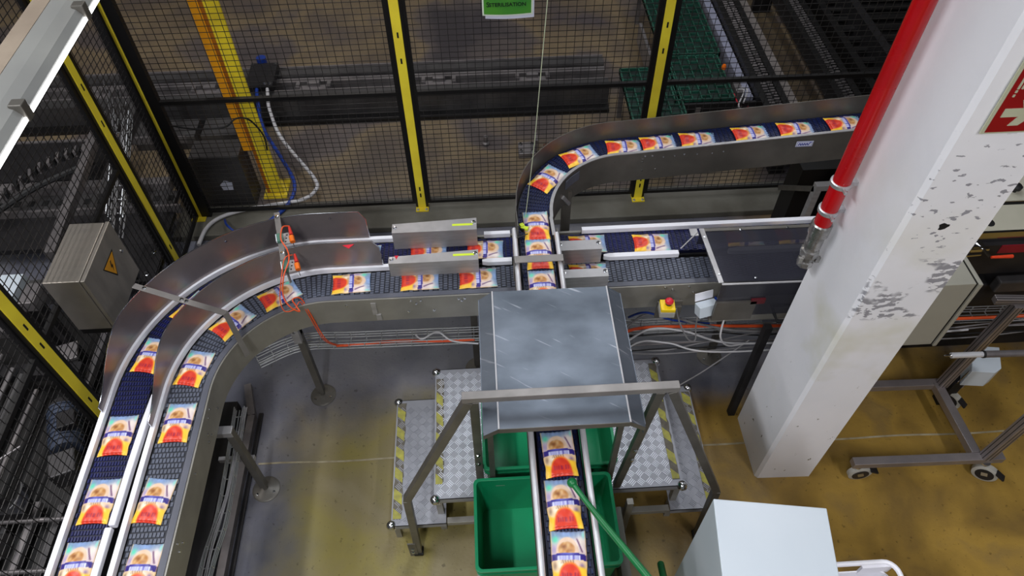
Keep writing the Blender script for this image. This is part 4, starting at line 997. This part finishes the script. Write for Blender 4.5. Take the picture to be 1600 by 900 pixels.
for y in (2.22, 2.56): part('support_rail', MB().box(-2.03, -1.85, y, y+.03, .80, .835), BLACK, t)
part('cable_gland', MB().tube([(-1.95, 2.3, .838), (-1.95, 2.3, .80)], .014, 10), BLACKR, t)
# ------------------------------------------------------------------ overhead luminaire, top left
t = thing('overhead_light', 'long dusty lamp housing with a bright tube edge crossing the top left corner', 'lamp', (-1.56, 2.3, 2.24))
part('top_cover', MB().prism([(-1.668, .9), (-1.600, .9), (-1.600, 3.2), (-1.668, 3.2)], 2.30, 2.304), DUST, t, 'dusty beige top')
mb = MB(); sec = [(-1.665, 2.25), (-1.665, 2.30), (-1.600, 2.302), (-1.540, 2.302), (-1.500, 2.285), (-1.482, 2.262), (-1.482, 2.245)]
vs = [(x, y, z) for y in (.9, 3.2) for x, z in sec]; n = len(sec)
mb.add(vs, [(i, (i+1) % n, n+(i+1) % n, n+i) for i in range(n)]+[tuple(range(n))[::-1], tuple(range(n, 2*n))])
part('housing', mb, LAMPH, t)
part('light_tube', MB().box(-1.486, -1.474, .92, 3.18, 2.242, 2.255), DIFF, t, 'glowing white edge')
for y in (1.36, 2.02, 2.63):
    part('clip', MB().box(-1.515, -1.470, y-.02, y+.02, 2.235, 2.30), STEELD, t, bevel=.004)
for y in (1.1, 3.1): part('hanger', MB().tube([(-1.6, y, 2.3), (-1.6, y, 6)], .004, 6), ZINC, t)
# ------------------------------------------------------------------ drain and left floor channel
t = thing('floor_channel', 'grey steel channel let into the floor beside the left lanes', 'channel', (-1.38, 1.3, 0))
part('strip', MB().box(-1.425, -1.385, .3, 2.15, 0, .05).sweep([(-1.405-.02*k, 2.15+.07*k, 0) for k in range(4)], rect(-.02, .02, 0, .05)), MACHL, t)
part('lip', MB().box(-1.375, -1.352, .3, 2.18, 0, .012), MACHD, t)
solo('under_conveyor_plinth', MB().box(-1.80, -1.47, .2, 2.2, 0, .12), MACHD, 'dark plinth on the floor beneath the left lanes', 'plinth')
# ------------------------------------------------------------------ yellow column and things by it
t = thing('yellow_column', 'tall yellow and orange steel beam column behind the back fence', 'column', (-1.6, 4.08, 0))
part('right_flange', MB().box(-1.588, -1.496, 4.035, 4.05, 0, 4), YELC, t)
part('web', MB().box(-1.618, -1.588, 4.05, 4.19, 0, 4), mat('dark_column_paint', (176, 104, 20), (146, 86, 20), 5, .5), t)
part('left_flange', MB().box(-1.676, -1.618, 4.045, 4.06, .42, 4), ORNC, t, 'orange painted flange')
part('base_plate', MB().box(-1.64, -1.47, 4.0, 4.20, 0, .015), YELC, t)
solo('grey_trunking_box', MB().box(-2.02, -1.68, 3.93, 4.12, 0, .47), MACH, 'wide dark grey box left of the yellow column base', 'box', bevel=.003)
solo('white_label_sticker', MB().prism([(-1.87,.17),(-1.80,.17),(-1.79,.24),(-1.84,.26),(-1.88,.22)], 0, .001, Mf, (0, 3.93, 0)), PAPER, 'pale worn sticker on the grey box by the column', 'sticker')
cable('grey_conduit', [(-1.715, 5.035, .24), (-1.70, 4.95, .235), (-1.67, 4.80, .20), (-1.55, 4.52, .14), (-1.27, 4.12, .08), (-1.25, 3.99, .07), (-1.34, 3.90, .070), (-1.55, 3.86, .070), (-1.75, 3.82, .070), (-1.90, 3.75, .070), (-1.97, 3.65, .068), (-1.99, 3.50, .066)], .014, CABW, 'thick pale grey conduit looping round the yellow column', n=10)
cable('blue_hose', [(-1.80, 5.035, .24), (-1.78, 4.93, .235), (-1.70, 4.62, .18), (-1.53, 4.30, .16), (-1.40, 4.05, .11), (-1.42, 3.88, .072), (-1.52, 3.72, .066), (-1.68, 3.55, .05)], .014, CABB, 'blue hose running down beside the yellow column')
cable('blue_hose', [(-1.85, 3.72, .08), (-1.80, 3.62, .12), (-1.72, 3.55, .10), (-1.68, 3.52, .06)], .008, CABB, 'short blue hose end behind the curved guard')
cable('black_cable', [(-1.99, 3.84, .82), (-1.85, 3.845, .78), (-1.66, 3.85, .78), (-1.58, 3.88, .82), (-1.52, 3.94, .76), (-1.48, 3.98, .60), (-1.50, 4.01, .45)], .006, BLACKR, 'thin black cable sagging along the fence to the column')
t = thing('terminal_box', 'dark grey bolted box with a blue plug beside the yellow column', 'box', (-1.80, 5.30, .0))
part('box', MB().box(-1.89, -1.67, 5.04, 5.36, .207, .27), MACHD, t, bevel=.004)
part('plug', MB().tube([(-1.81, 5.39, .207), (-1.81, 5.39, .30)], .040, 16), CABB, t, 'blue round plug', smooth=True)
part('bolt', bolts([(-1.875, 5.06, .27), (-1.69, 5.06, .27), (-1.875, 5.33, .27), (-1.69, 5.33, .27), (-1.73, 5.06, .27)], (0, 0, 1), .010, .015), CHROME, t)
t = thing('shuttle_track', 'long dark steel rail track lying across the floor behind the fence', 'track', (-1.5, 5.2, 0))
part('beam', MB().box(-4.6, 1.05, 5.28, 5.385, 0, .19), MACH, t, 'rear beam')
part('beam_edge', MB().box(-4.6, 1.05, 5.385, 5.40, 0, .20), MACHL, t)
part('light_rail', MB().box(-4.6, 1.05, 5.215, 5.27, .0, .17), MACHL, t)
part('trough', MB().box(-4.6, 1.05, 5.07, 5.21, 0, .08), BLACK, t)
part('beam', MB().box(-4.6, 1.05, 4.945, 5.045, 0, .20), MACH, t, 'front beam')
part('beam_lip', MB().box(-4.6, 1.05, 5.045, 5.06, 0, .205), MACHL, t)
part('lower_flange', MB().box(-4.6, 1.05, 4.86, 4.94, .0, .03), BLACK, t)
for x0, x1 in ((-2.72, -2.25), (-2.2, -1.78)):
    part('side_plate', MB().box(x0, x1, 4.62, 4.84, 0, .12), MACH, t)
def carrier(x, label):
    c = thing('rail_carrier', label, 'carriage', (x, 5.13, .08), 0, 'small carriages on the rail track')
    part('plate', MB().box(x-.14, x+.14, 5.075, 5.125, .08, .20), MACHL, c, bevel=.004)
    part('block', MB().box(x-.05, x+.05, 5.10, 5.17, .14, .235), MACHL, c, bevel=.006)
    part('lug', MB().box(x-.14, x-.11, 5.07, 5.14, .20, .225), MACHL, c)
    part('lug', MB().box(x+.11, x+.14, 5.07, 5.14, .20, .225), MACHL, c)
for x, lb in ((-2.2, 'small steel carriage on the track left of the yellow column'), (-1.36, 'small steel carriage on the track right of the terminal box'), (-.34, 'small steel carriage on the track right of the middle fence post'), (.43, 'small steel carriage on the track behind the hanging cord'), (-3.1, 'small steel carriage on the track at the far left')): carrier(x, lb)
t = thing('floor_bracket', 'small bolted steel clamp on the floor behind the back fence', 'clamp', (.35, 4.55, 0))
part('block', MB().box(.27, .40, 4.33, 4.47, 0, .05), MACHL, t, bevel=.004)
part('upright', MB().box(.40, .42, 4.38, 4.48, 0, .13), MACHL, t)
part('rusty_block', MB().box(.47, .58, 4.33, 4.45, 0, .04), mat('rust', (110, 72, 48), (70, 46, 36), 14, .7), t)
part('bolt', bolts([(.29, 4.36, .05), (.38, 4.36, .05), (.29, 4.44, .05), (.38, 4.44, .05)], (0, 0, 1), .010, .015), CHROME, t)
solo('floor_bolt', MB().lathe((.02, 4.52, 0), [(.03,0),(.03,.02),(.018,.03),(.018,.08)], 10), MACHL, 'single upright floor bolt behind the fence left of the cord', 'bolt')
# ------------------------------------------------------------------ green grating
def grating(x0, x1, y0, y1, z, label, dx=.075, dy=.10):
    g = thing('floor_grating', label, 'grating', ((x0+x1)/2, (y0+y1)/2, z-.05)); 
    part('frame', MB().box(x0, x1, y0, y0+.012, z-.04, z).box(x0, x1, y1-.012, y1, z-.04, z).box(x0, x0+.012, y0, y1, z-.04, z).box(x1-.012, x1, y0, y1, z-.04, z), GRATEL, g)
    part('base', MB().box(x0, x1, y0, y1, z-.045, z-.02), GRATE, g)
    m = MB(); x = x0+dx; i = 0
    while x < x1-.02: m.box(x-.004, x+.004, y0, y1, z-.02, z); x += dx
    x = x0
    while x < x1-.02:
        y = y0+(dy*.5 if i % 2 else dy)
        while y < y1-.02: m.box(x, min(x+dx, x1), y-.003, y+.003, z-.02, z-.002); y += dy
        x += dx; i += 1
    part('grid_bars', m, GRATEL, g, stuff=True); return g
GZ = .42
g = grating(1.09, 1.50, 4.16, 4.86, GZ, 'green slotted plastic grating, smaller one behind the right fence post', .075, .11)
g2 = grating(1.46, 1.93, 5.02, 6.4, GZ, 'green slotted plastic grating running away behind the fence', .07, .10)
g3 = grating(1.44, 1.90, 4.42, 5.0, GZ, 'green slotted plastic grating at the front of the long run', .07, .11)
t = thing('grating_support', 'dark steel frame under the green gratings', 'frame', (1.6, 4.6, 0))
part('front_beam', MB().box(1.44, 2.05, 4.385, 4.41, .30, .40), MACHD, t)
for x, y in ((1.12, 4.2), (1.48, 4.40), (1.93, 4.40), (1.62, 4.40), (1.5, 6.2), (1.12, 4.8)):
    part('leg', MB().box(x-.018, x+.018, y-.018, y+.018, 0, .374), MACHL, t)
part('side_sheet', MB().box(1.405, 1.43, 4.90, 5.7, .12, .30), MACHL, t, 'pale sheet under the grating')
# ------------------------------------------------------------------ chain conveyors and dark machine, top right
def chain_rail(x0, x1, y0, y1, z, label):
    c = thing('chain_conveyor', label, 'conveyor', ((x0+x1)/2, y0, 0))
    part('rail', MB().box(x0, x0+.05, y0, y1, z-.12, z), BLACK, c)
    part('rail', MB().box(x1-.05, x1, y0, y1, z-.12, z), BLACK, c)
    part('bed', MB().box(x0+.05, x1-.05, y0, y1, z-.06, z-.02), BLACKR, c)
    m = MB(); y = y0+.02; i = 0
    w3 = (x1-x0-.10)/2
    while y < y1:
        for k in range(2):
            xa = x0+.05+w3*k+.006; yy = y+(.012 if k else 0)
            m.tube([(xa, yy, z-.008), (xa+w3-.012, yy, z-.008)], .007, 6)
        y += .034; i += 1
    part('chain_rollers', m, MACHL, c, stuff=True)
    for ya in (y0+.1, y1-.3): part('leg', MB().box(x0+.01, x1-.01, ya, ya+.06, 0, z-.06), MACHD, c)
chain_rail(2.055, 2.255, 4.25, 6.6, .46, 'dark twin chain conveyor running away behind the fence, left one')
chain_rail(2.625, 2.815, 4.25, 6.6, .46, 'dark twin chain conveyor running away behind the fence, right one')
solo('pale_drip_pan', MB().box(2.27, 2.61, 4.24, 6.5, .0, .05), mat('pale_pan', (150, 142, 138), (122, 114, 110), 3, .35, .5), 'pale glossy pan on the floor between the two chain conveyors', 'pan')
solo('pale_side_beam', MB().box(1.985, 2.045, 4.45, 6.5, .05, .40), mat('pale_blue_beam', (150, 152, 172), (126, 128, 146), 6, .4), 'pale blue grey beam beside the left chain conveyor', 'beam')
t = thing('roller_table', 'black roller table machine behind the fence by the red pipe', 'roller table', (3.3, 5.2, 0))
part('left_rail', MB().box(2.86, 2.92, 4.30, 6.6, .2, .52), BLACK, t)
part('inner_rail', MB().box(3.08, 3.15, 4.55, 6.6, .30, .58), MACHD, t)
for k in range(14):
    y = 4.5+.15*k; part('roller', MB().tube([(2.94, y, .44), (4.6, y, .44)], .030, 10), BLACK, t, smooth=True)
part('bed', MB().box(2.94, 4.6, 4.35, 6.6, .1, .34), BLACK, t)
t = thing('black_front_beam', 'long black beam in front of the chain conveyors', 'beam', (2.6, 4.15, 0))
part('beam', MB().box(1.98, 4.2, 4.10, 4.22, .05, .46), BLACK, t, bevel=.004)
part('foot', MB().box(2.15, 2.25, 4.03, 4.10, 0, .10).box(2.70, 2.80, 4.03, 4.10, 0, .10), MACHD, t)
t = thing('sensor_cluster', 'small sensors with orange light and red wires beside the green grating', 'sensor', (1.93, 4.6, .4))
part('bracket', MB().box(1.915, 1.97, 4.45, 4.62, .36, .44), MACHL, t)
part('indicator', MB().lathe((1.90, 4.80, .42), [(.018,0),(.018,.02),(.012,.035)], 12), ORP, t)
part('wires', MB().tube(smooth_path([(1.93, 4.50, .44), (1.95, 4.42, .48), (1.91, 4.36, .40), (1.95, 4.34, .36)], 5), .006, 6).tube(smooth_path([(1.96, 4.52, .44), (1.98, 4.44, .47), (1.95, 4.38, .40)], 5), .006, 6), CABW, t)
part('red_wires', MB().tube(smooth_path([(1.90, 4.48, .42), (1.91, 4.40, .40), (1.95, 4.34, .35), (1.99, 4.37, .38)], 5), .004, 6), REDM, t)
# ------------------------------------------------------------------ machinery left of the left fence
t = thing('transfer_machine', 'dark steel transfer machine with plates and rails behind the left fence', 'machine', (-3.0, 3.2, 0))
part('deck_plate', MB().box(-4.6, -2.62, 3.96, 4.38, .28, .30), MACHD, t)
part('deck_edge', MB().box(-4.6, -2.2, 4.38, 4.40, .25, .31), MACHL, t)
part('rail_beam', MB().box(-4.4, -2.20, 3.88, 3.95, .22, .30), MACHL, t, 'light aluminium rail')
part('slotted_rail', MB().box(-4.4, -2.15, 3.73, 3.87, .20, .24), MACH, t)
m = MB()
for k in range(22): m.box(-4.2+.095*k, -4.2+.095*k+.04, 3.77, 3.82, .24, .245)
part('rail_slots', m, INSET, t, stuff=True)
part('rail_lip', MB().box(-4.4, -2.10, 3.705, 3.725, .18, .25), MACHL, t)
part('front_deck', MB().box(-4.4, -2.15, 3.40, 3.70, .16, .20), MACHD, t)
part('cross_beam', MB().bar((-2.72, 4.42, .50), (-2.62, 3.05, .50), .06, .06), MACHL, t, 'light square beam running towards the camera')
part('cross_beam', MB().bar((-2.42, 4.60, .62), (-2.36, 3.40, .62), .05, .08), MACH, t)
part('motor_plate', MB().box(-2.50, -2.10, 3.02, 3.34, .20, .26), MACHD, t)
part('plate_bolt', bolts([(-2.44, 3.27, .26), (-2.16, 3.27, .26), (-2.44, 3.08, .26), (-2.16, 3.08, .26)], (0, 0, 1), .014, .014), CHROME, t)
part('lower_beam', MB().box(-4.4, -2.55, 2.92, 3.04, .20, .30), MACH, t)
part('lower_beam', MB().box(-4.4, -2.75, 2.72, 2.80, .14, .2), MACHL, t)
t = thing('cable_chain', 'black and grey segmented cable chain arching over the transfer machine', 'cable chain', (-2.9, 3.9, .3))
for k in range(24):
    u = k/23; x = -3.30+.62*u; y = 3.62+.42*math.sin(u*PI*.5); z = .36+.14*math.sin(u*PI*.55)
    part('chain_link', MB().obox((x, y, z), (.018, .070, .045), Matrix.Rotation(.5-.4*u, 3, 'Z')), MACHL if k % 2 else BLACKR, t)
part('chain_return', MB().tube(smooth_path([(-3.30, 3.57, .33), (-3.05, 3.80, .38), (-2.68, 3.98, .44)], 5), .022, 8), BLACKR, t)
solo('red_tag', MB().box(-2.69, -2.665, 4.04, 4.06, .515, .525), REDM, 'tiny red mark at the end of the cable chain', 'marker')
# vertical wire tray by corner
wire_tray([(-2.19, 3.75, .95), (-2.20, 3.45, .78), (-2.22, 3.20, .62)], 'zinc wire tray sloping down behind the left fence', .09, .06)
wire_tray([(-2.24, 3.05, .55), (-2.25, 2.85, .50), (-2.27, 2.68, .45)], 'short zinc wire tray behind the steel enclosure', .09, .06)
mb = MB(); rnd = random.Random(3)
for k in range(9):
    x = -2.20+rnd.uniform(-.04, .04); mb.tube(smooth_path([(x, 3.78+rnd.uniform(-.05, .05), 1.12+rnd.uniform(-.1, .1)), (x+rnd.uniform(-.04, .04), 3.62, .92+rnd.uniform(-.05, .05)), (x, 3.35, .72), (x-.02, 3.1, .57)], 5), .004, 5)
solo('cable_bundle', mb, MACH, 'tangled bundle of thin grey cables behind the corner post', 'cable', smooth=True, stuff=True)
t = thing('pipe_rack', 'row of grey pipes running towards the camera behind the left fence', 'pipes', (-2.7, 2.0, 0))
for i, (x, z, r, m_) in enumerate(((-2.98, .42, .035, MACHL), (-2.88, .42, .030, MACH), (-2.79, .40, .022, MACH), (-2.70, .45, .016, MACHL), (-2.64, .40, .014, MACHL), (-2.56, .42, .020, MACH), (-2.49, .36, .012, MACHL), (-3.10, .40, .04, MACH), (-3.24, .42, .04, MACHL))):
    part('pipe', MB().tube([(x, 1.2, z), (x+.02, 2.55-.06*i if i < 7 else 2.6, z)], r, 10), m_, t, smooth=True)
for y in (2.30, 1.50): part('rack_beam', MB().box(-3.4, -2.3, y, y+.08, .28, .34), MACHD, t)
for x, y in ((-3.3, 2.31), (-2.42, 2.31), (-3.3, 1.51)): part('rack_leg', MB().box(x, x+.06, y, y+.06, .14, .28), MACHD, t)
t = thing('drive_motor', 'dark finned electric motor behind the left fence', 'motor', (-2.3, 1.95, .2))
MR = Matrix.Rotation(math.radians(20), 3, 'Z')
pa, pb = Vector((-2.34, 2.12, .28)), Vector((-2.24, 1.86, .28))
part('body', MB().tube([pa, pb], .075, 20), MOTOR, t, smooth=True)
m = MB(); d = (pb-pa).normalized()
for k in range(9): q = pa+(pb-pa)*(.08+.1*k); m.tube([q-d*.003, q+d*.003], .085, 20)
part('cooling_fins', m, MOTOR, t, stuff=True)
part('fan_cowl', MB().tube([pa-d*.03, pa+d*.02], [.06, .085], 20), MACH, t, smooth=True)
part('gearbox', MB().obox(pb+Vector((.02, -.09, -.02)), (.13, .14, .13), MR), MACH, t, bevel=.008)
part('terminal_lid', MB().obox((pa+pb)/2+Vector((.05, 0, .085)), (.09, .10, .05), MR), MACHD, t, bevel=.006)
t = thing('actuator_bracket', 'small grey steel box and bright curved plate on the machine at lower left', 'bracket', (-2.45, 1.55, .3))
part('box', MB().obox((-2.47, 1.58, .50), (.15, .13, .08)), MACHL, t, bevel=.004)
part('curved_plate', MB().sweep([(-2.33+.05*math.cos(a), 1.55+.09*math.sin(a), .38) for a in [-.9+.18*k for k in range(11)]], rect(-.003, .003, 0, .07)), CHROME, t, smooth=True)
part('rod', MB().tube([(-2.52, 1.66, .46), (-2.36, 1.80, .46)], .006, 8), MACHL, t)
t = thing('gear_frame', 'dark frame of grey bars and shafts in the shadow behind the near left fence', 'machine', (-2.45, 1.4, .14))
for i, (x, y0, y1, z, m_) in enumerate(((-2.60, .7, 1.55, .19, MACHL), (-2.46, .7, 1.50, .17, MACH), (-2.34, .8, 1.62, .17, MACHL), (-2.22, .7, 1.60, .16, MACH), (-2.30, 2.25, 2.7, .20, MACHL))):
    part('side_bar', MB().box(x-.018, x+.018, y0, y1, z, z+.04), m_, t, bevel=.003)
for y in (.95, 1.25, 1.50): part('cross_shaft', MB().tube([(-2.62, y, .255), (-2.14, y, .255)], .012, 10), MACHL, t, smooth=True)
for x, y in ((-2.40, 1.38), (-2.28, 1.12)): part('gear_wheel', MB().tube([(x-.015, y, .25), (x+.015, y, .25)], .06, 22), MACH, t)
part('tension_plate', MB().obox((-2.42, 2.42, .36), (.18, .12, .02), Matrix.Rotation(.3, 3, 'Z')), MACHL, t, bevel=.003)
solo('left_machine_base', MB().box(-3.5, -2.12, 1.0, 2.9, 0, .14), BLACK, 'black machine base behind the left fence', 'base')
t = thing('white_control_box', 'small white box on a stand behind the left fence', 'box', (-2.5, 2.25, .5))
part('box', MB().box(-2.62, -2.49, 2.50, 2.66, .72, .78), WHITEC, t, bevel=.004)
part('box', MB().box(-2.46, -2.38, 2.46, 2.60, .70, .77), MACHL, t, bevel=.004)
part('stand', MB().box(-2.57, -2.53, 2.55, 2.60, .14, .72), MACHD, t)
part('stand', MB().box(-2.44, -2.40, 2.5, 2.55, .14, .70), MACHD, t)
# ------------------------------------------------------------------ right side trolley
def caster(x, y, parent, ang=0):
    a = math.radians(ang); M = Matrix.Rotation(a, 3, 'Z'); d = M@Vector((0, 1, 0)); p = Vector((x, y, 0))
    q = p+M@Vector((0.03, -.01, .062))
    c = part('caster', MB().tube([q-d*.016, q-d*.013, q+d*.013, q+d*.016], [.056, .062, .062, .056], 28), GREYP, parent, 'grey swivel wheel', smooth=True)
    part('caster_hub', MB().tube([q-d*.019, q+d*.019], .044, 24), MACHD, c, smooth=True)
    part('caster_fork', MB().bar(p+Vector((0, 0, .138)), q+d*.025, .03, .004, tuple(d)).bar(p+Vector((0, 0, .136)), q-d*.025, .03, .004, tuple(d)).lathe((x, y, .125), [(.024,0),(.024,.012)], 16), CHROME, c)
    part('brake_pedal', MB().obox(q+M@Vector((.06, -.01, .04)), (.05, .035, .01), M@Matrix.Rotation(.5, 3, 'Y')), MACHD, c)
t = thing('wheeled_frame', 'aluminium profile trolley on castors beside the white pillar', 'trolley', (2.3, 1.8, 0))
def profile_bar(nm, a, b_, w_=.045, up=(0, 0, 1)):
    o = part(nm, MB().bar(a, b_, w_, w_, up), ALU, t, bevel=.002)
    if nm == 'base_bar': return o
    a = Vector(a); b_ = Vector(b_); d = (b_-a).normalized(); u = Vector(up)
    if abs(d.dot(u)) > .98: u = Vector((0, 1, 0))
    n = d.cross(u).normalized(); u = n.cross(d); g = MB()
    for s in (-1, 1):
        for off_, dirn in ((n, u), (u, n)):
            pass
    for f_ in (n, -n, u, -u):
        e = u if abs(f_.dot(n)) > .5 else n
        for s in (-.22, .22):
            g.bar(a+f_*(w_/2+.0002)+e*w_*s, b_+f_*(w_/2+.0002)+e*w_*s, .003, .0015, tuple(f_))
    part('profile_groove', g, INSET, o)
    return o
profile_bar('base_bar', (1.86, 1.60, .16), (2.66, 1.585, .16))
profile_bar('base_bar', (1.95, 2.06, .16), (2.66, 2.045, .16))
profile_bar('base_bar', (2.50, 2.04, .165), (2.52, 1.61, .165), .048)
profile_bar('upright', (2.52, 2.03, .18), (2.54, 2.01, .94), .048)
profile_bar('upright', (2.56, 1.585, .18), (2.59, 1.585, 1.0), .048)
profile_bar('top_bar', (2.42, 2.03, .96), (2.68, 2.01, .96), .035)
for x, y, a in ((1.90, 1.60, 0), (2.58, 1.575, -35), (2.60, 2.03, -50), (2.02, 2.07, 10)): caster(x, y, t, a)
part('corner_bracket', MB().prism([(0, 0), (.09, 0), (0, .09)], -.02, .02, Matrix(((1,0,0),(0,0,1),(0,1,0))), (2.535, 2.03, .185)), CHROME, t)
part('clamp', MB().box(1.99, 2.10, 2.01, 2.09, .18, .23).box(2.0, 2.09, 2.03, 2.07, .23, .28), ALU, t, bevel=.003)
t = thing('beige_cabinet', 'beige grey cabinet with a black door seal behind the white pillar', 'cabinet', (2.2, 2.05, .55))
part('body', MB().box(1.86, 2.27, 2.03, 2.32, .60, 1.09), BEIGE, t, bevel=.003)
part('door_seal', MB().box(2.27, 2.276, 2.03, 2.32, .60, 1.09), BLACK, t)
d = part('door', MB().box(2.276, 2.296, 2.02, 2.33, .595, 1.095), BEIGE, t, bevel=.003)
part('top_hatch', MB().tube(rrect(1.95, 2.20, 2.10, 2.24, .03, 1.091), .0018, 5), MACHD, t, 'rounded outline on the top')
part('hatch_screw', bolts([(2.12, 2.125, 1.09), (2.02, 2.125, 1.09)], (0, 0, 1), .005, .003), MACHD, t)
part('yellow_sticker', MB().box(2.235, 2.262, 2.25, 2.30, 1.09, 1.091), YELP, t)
for x in (1.95, 2.15): part('stand', MB().box(x, x+.04, 2.22, 2.26, 0, .6), MACHD, t)
t = thing('steel_rod', 'polished steel rod in a grey sleeve reaching in from the right edge', 'rod', (2.4, 1.85, .8))
part('rod', MB().tube([(2.20, 1.835, .79), (2.36, 1.832, .79)], .0145, 14), STEELL, t, smooth=True)
part('rod_tip', MB().tube([(2.165, 1.836, .79), (2.18, 1.836, .79), (2.185, 1.836, .79), (2.20, 1.835, .79)], [.003, .006, .004, .008], 12), CHROME, t, smooth=True)
part('sleeve', MB().tube([(2.355, 1.832, .79), (3.1, 1.81, .79)], .017, 14), MACHL, t, smooth=True)
part('collar', MB().tube([(2.352, 1.832, .79), (2.362, 1.832, .79)], .019, 14), BLACKR, t)
t = thing('small_white_box', 'white box with a cut corner under the steel rod', 'box', (2.66, 2.0, .24))
part('box', MB().prism([(2.575, 1.985), (2.70, 1.97), (2.745, 1.995), (2.80, 2.13), (2.66, 2.15)], .24, .38), WHITEC, t, bevel=.003)
part('strap', MB().tube([(2.58, 2.0, .36), (2.57, 2.0, .24)], .004, 6), CHROME, t)
part('bracket', MB().box(2.56, 2.62, 2.0, 2.06, .0, .24), MACHD, t)
t = thing('steel_table', 'bright steel table top with round openings at the right edge', 'table', (2.8, 2.7, .9))
part('top', MB().box(2.25, 3.3, 2.44, 2.62, .995, 1.0).box(2.25, 3.3, 2.65, 3.1, .995, 1.0), mat('bright_steel_top', (206, 202, 186), (186, 184, 166), 3, .3, .4, .15), t)
part('slot_gap', MB().box(2.25, 3.3, 2.62, 2.65, .985, .992), BLACK, t)
part('round_opening', MB().tube([(2.60, 2.50, .9995), (2.60, 2.50, 1.0015)], .030, 24), INSET, t)
part('knob', MB().lathe((2.845, 2.72, 1.0), [(.012,0),(.012,.015),(.026,.022),(.028,.038),(.018,.048),(.006,.05)], 20), BLACKR, t, 'black round knob', smooth=True)
part('front_edge', MB().box(2.25, 3.3, 2.425, 2.44, .93, 1.0), CHROME, t)
part('front_panel', MB().box(2.25, 3.3, 2.40, 2.425, .70, .93), MACHD, t)
part('red_band', MB().box(2.66, 2.84, 2.396, 2.40, .87, .93), mat('dark_crimson_panel', (140, 10, 40), (110, 8, 32), 5, .4), t, 'dark red band on the front panel')
part('leg', MB().box(3.2, 3.25, 2.9, 2.95, 0, .99), STEELD, t)
part('leg', MB().box(2.3, 2.35, 2.9, 2.95, 0, .99), STEELD, t)
t = thing('toggle_clamp', 'toggle clamp with an orange red grip below the steel table top', 'clamp', (2.55, 2.33, .9))
part('grip', MB().tube([(2.545, 2.305, .95), (2.655, 2.305, .95)], [.007, .010], 12), ORTAG, t, 'orange red grip', smooth=True)
part('arm', MB().bar((2.38, 2.35, .96), (2.55, 2.35, .96), .008, .012).bar((2.40, 2.32, .95), (2.50, 2.325, .95), .006, .01).bar((2.50, 2.39, .97), (2.54, 2.31, .95), .01, .012), CHROME, t)
part('mount', MB().box(2.47, 2.53, 2.36, 2.40, .93, .97), CHROME, t)
t = thing('dark_machine_block', 'dark machine block in the shadow behind the beige cabinet', 'machine', (2.8, 2.3, 0))
part('body', MB().box(2.42, 3.4, 2.40, 2.60, .0, .60), MACHD, t, bevel=.01)
part('cover', MB().box(2.75, 3.15, 2.34, 2.395, .60, .69), MACH, t, bevel=.01)
t = thing('vent_frame', 'open grey steel frame behind the lanes beside the red pipe', 'frame', (1.95, 3.0, 0))
part('upright', MB().box(1.825, 1.86, 2.86, 2.90, 0, .93), STEEL, t)
part('upright', MB().box(2.18, 2.215, 2.86, 2.90, 0, .93), STEEL, t)
part('crosspiece', MB().box(1.825, 2.215, 2.86, 2.90, .93, .965), STEEL, t)
part('brace', MB().bar((1.84, 2.88, .93), (1.84, 3.25, .60), .03, .03), STEELD, t)
solo('dark_duct', MB().box(1.90, 3.3, 3.18, 3.34, .0, .8), BLACK, 'dark duct under the far conveyor beside the pillar', 'duct')
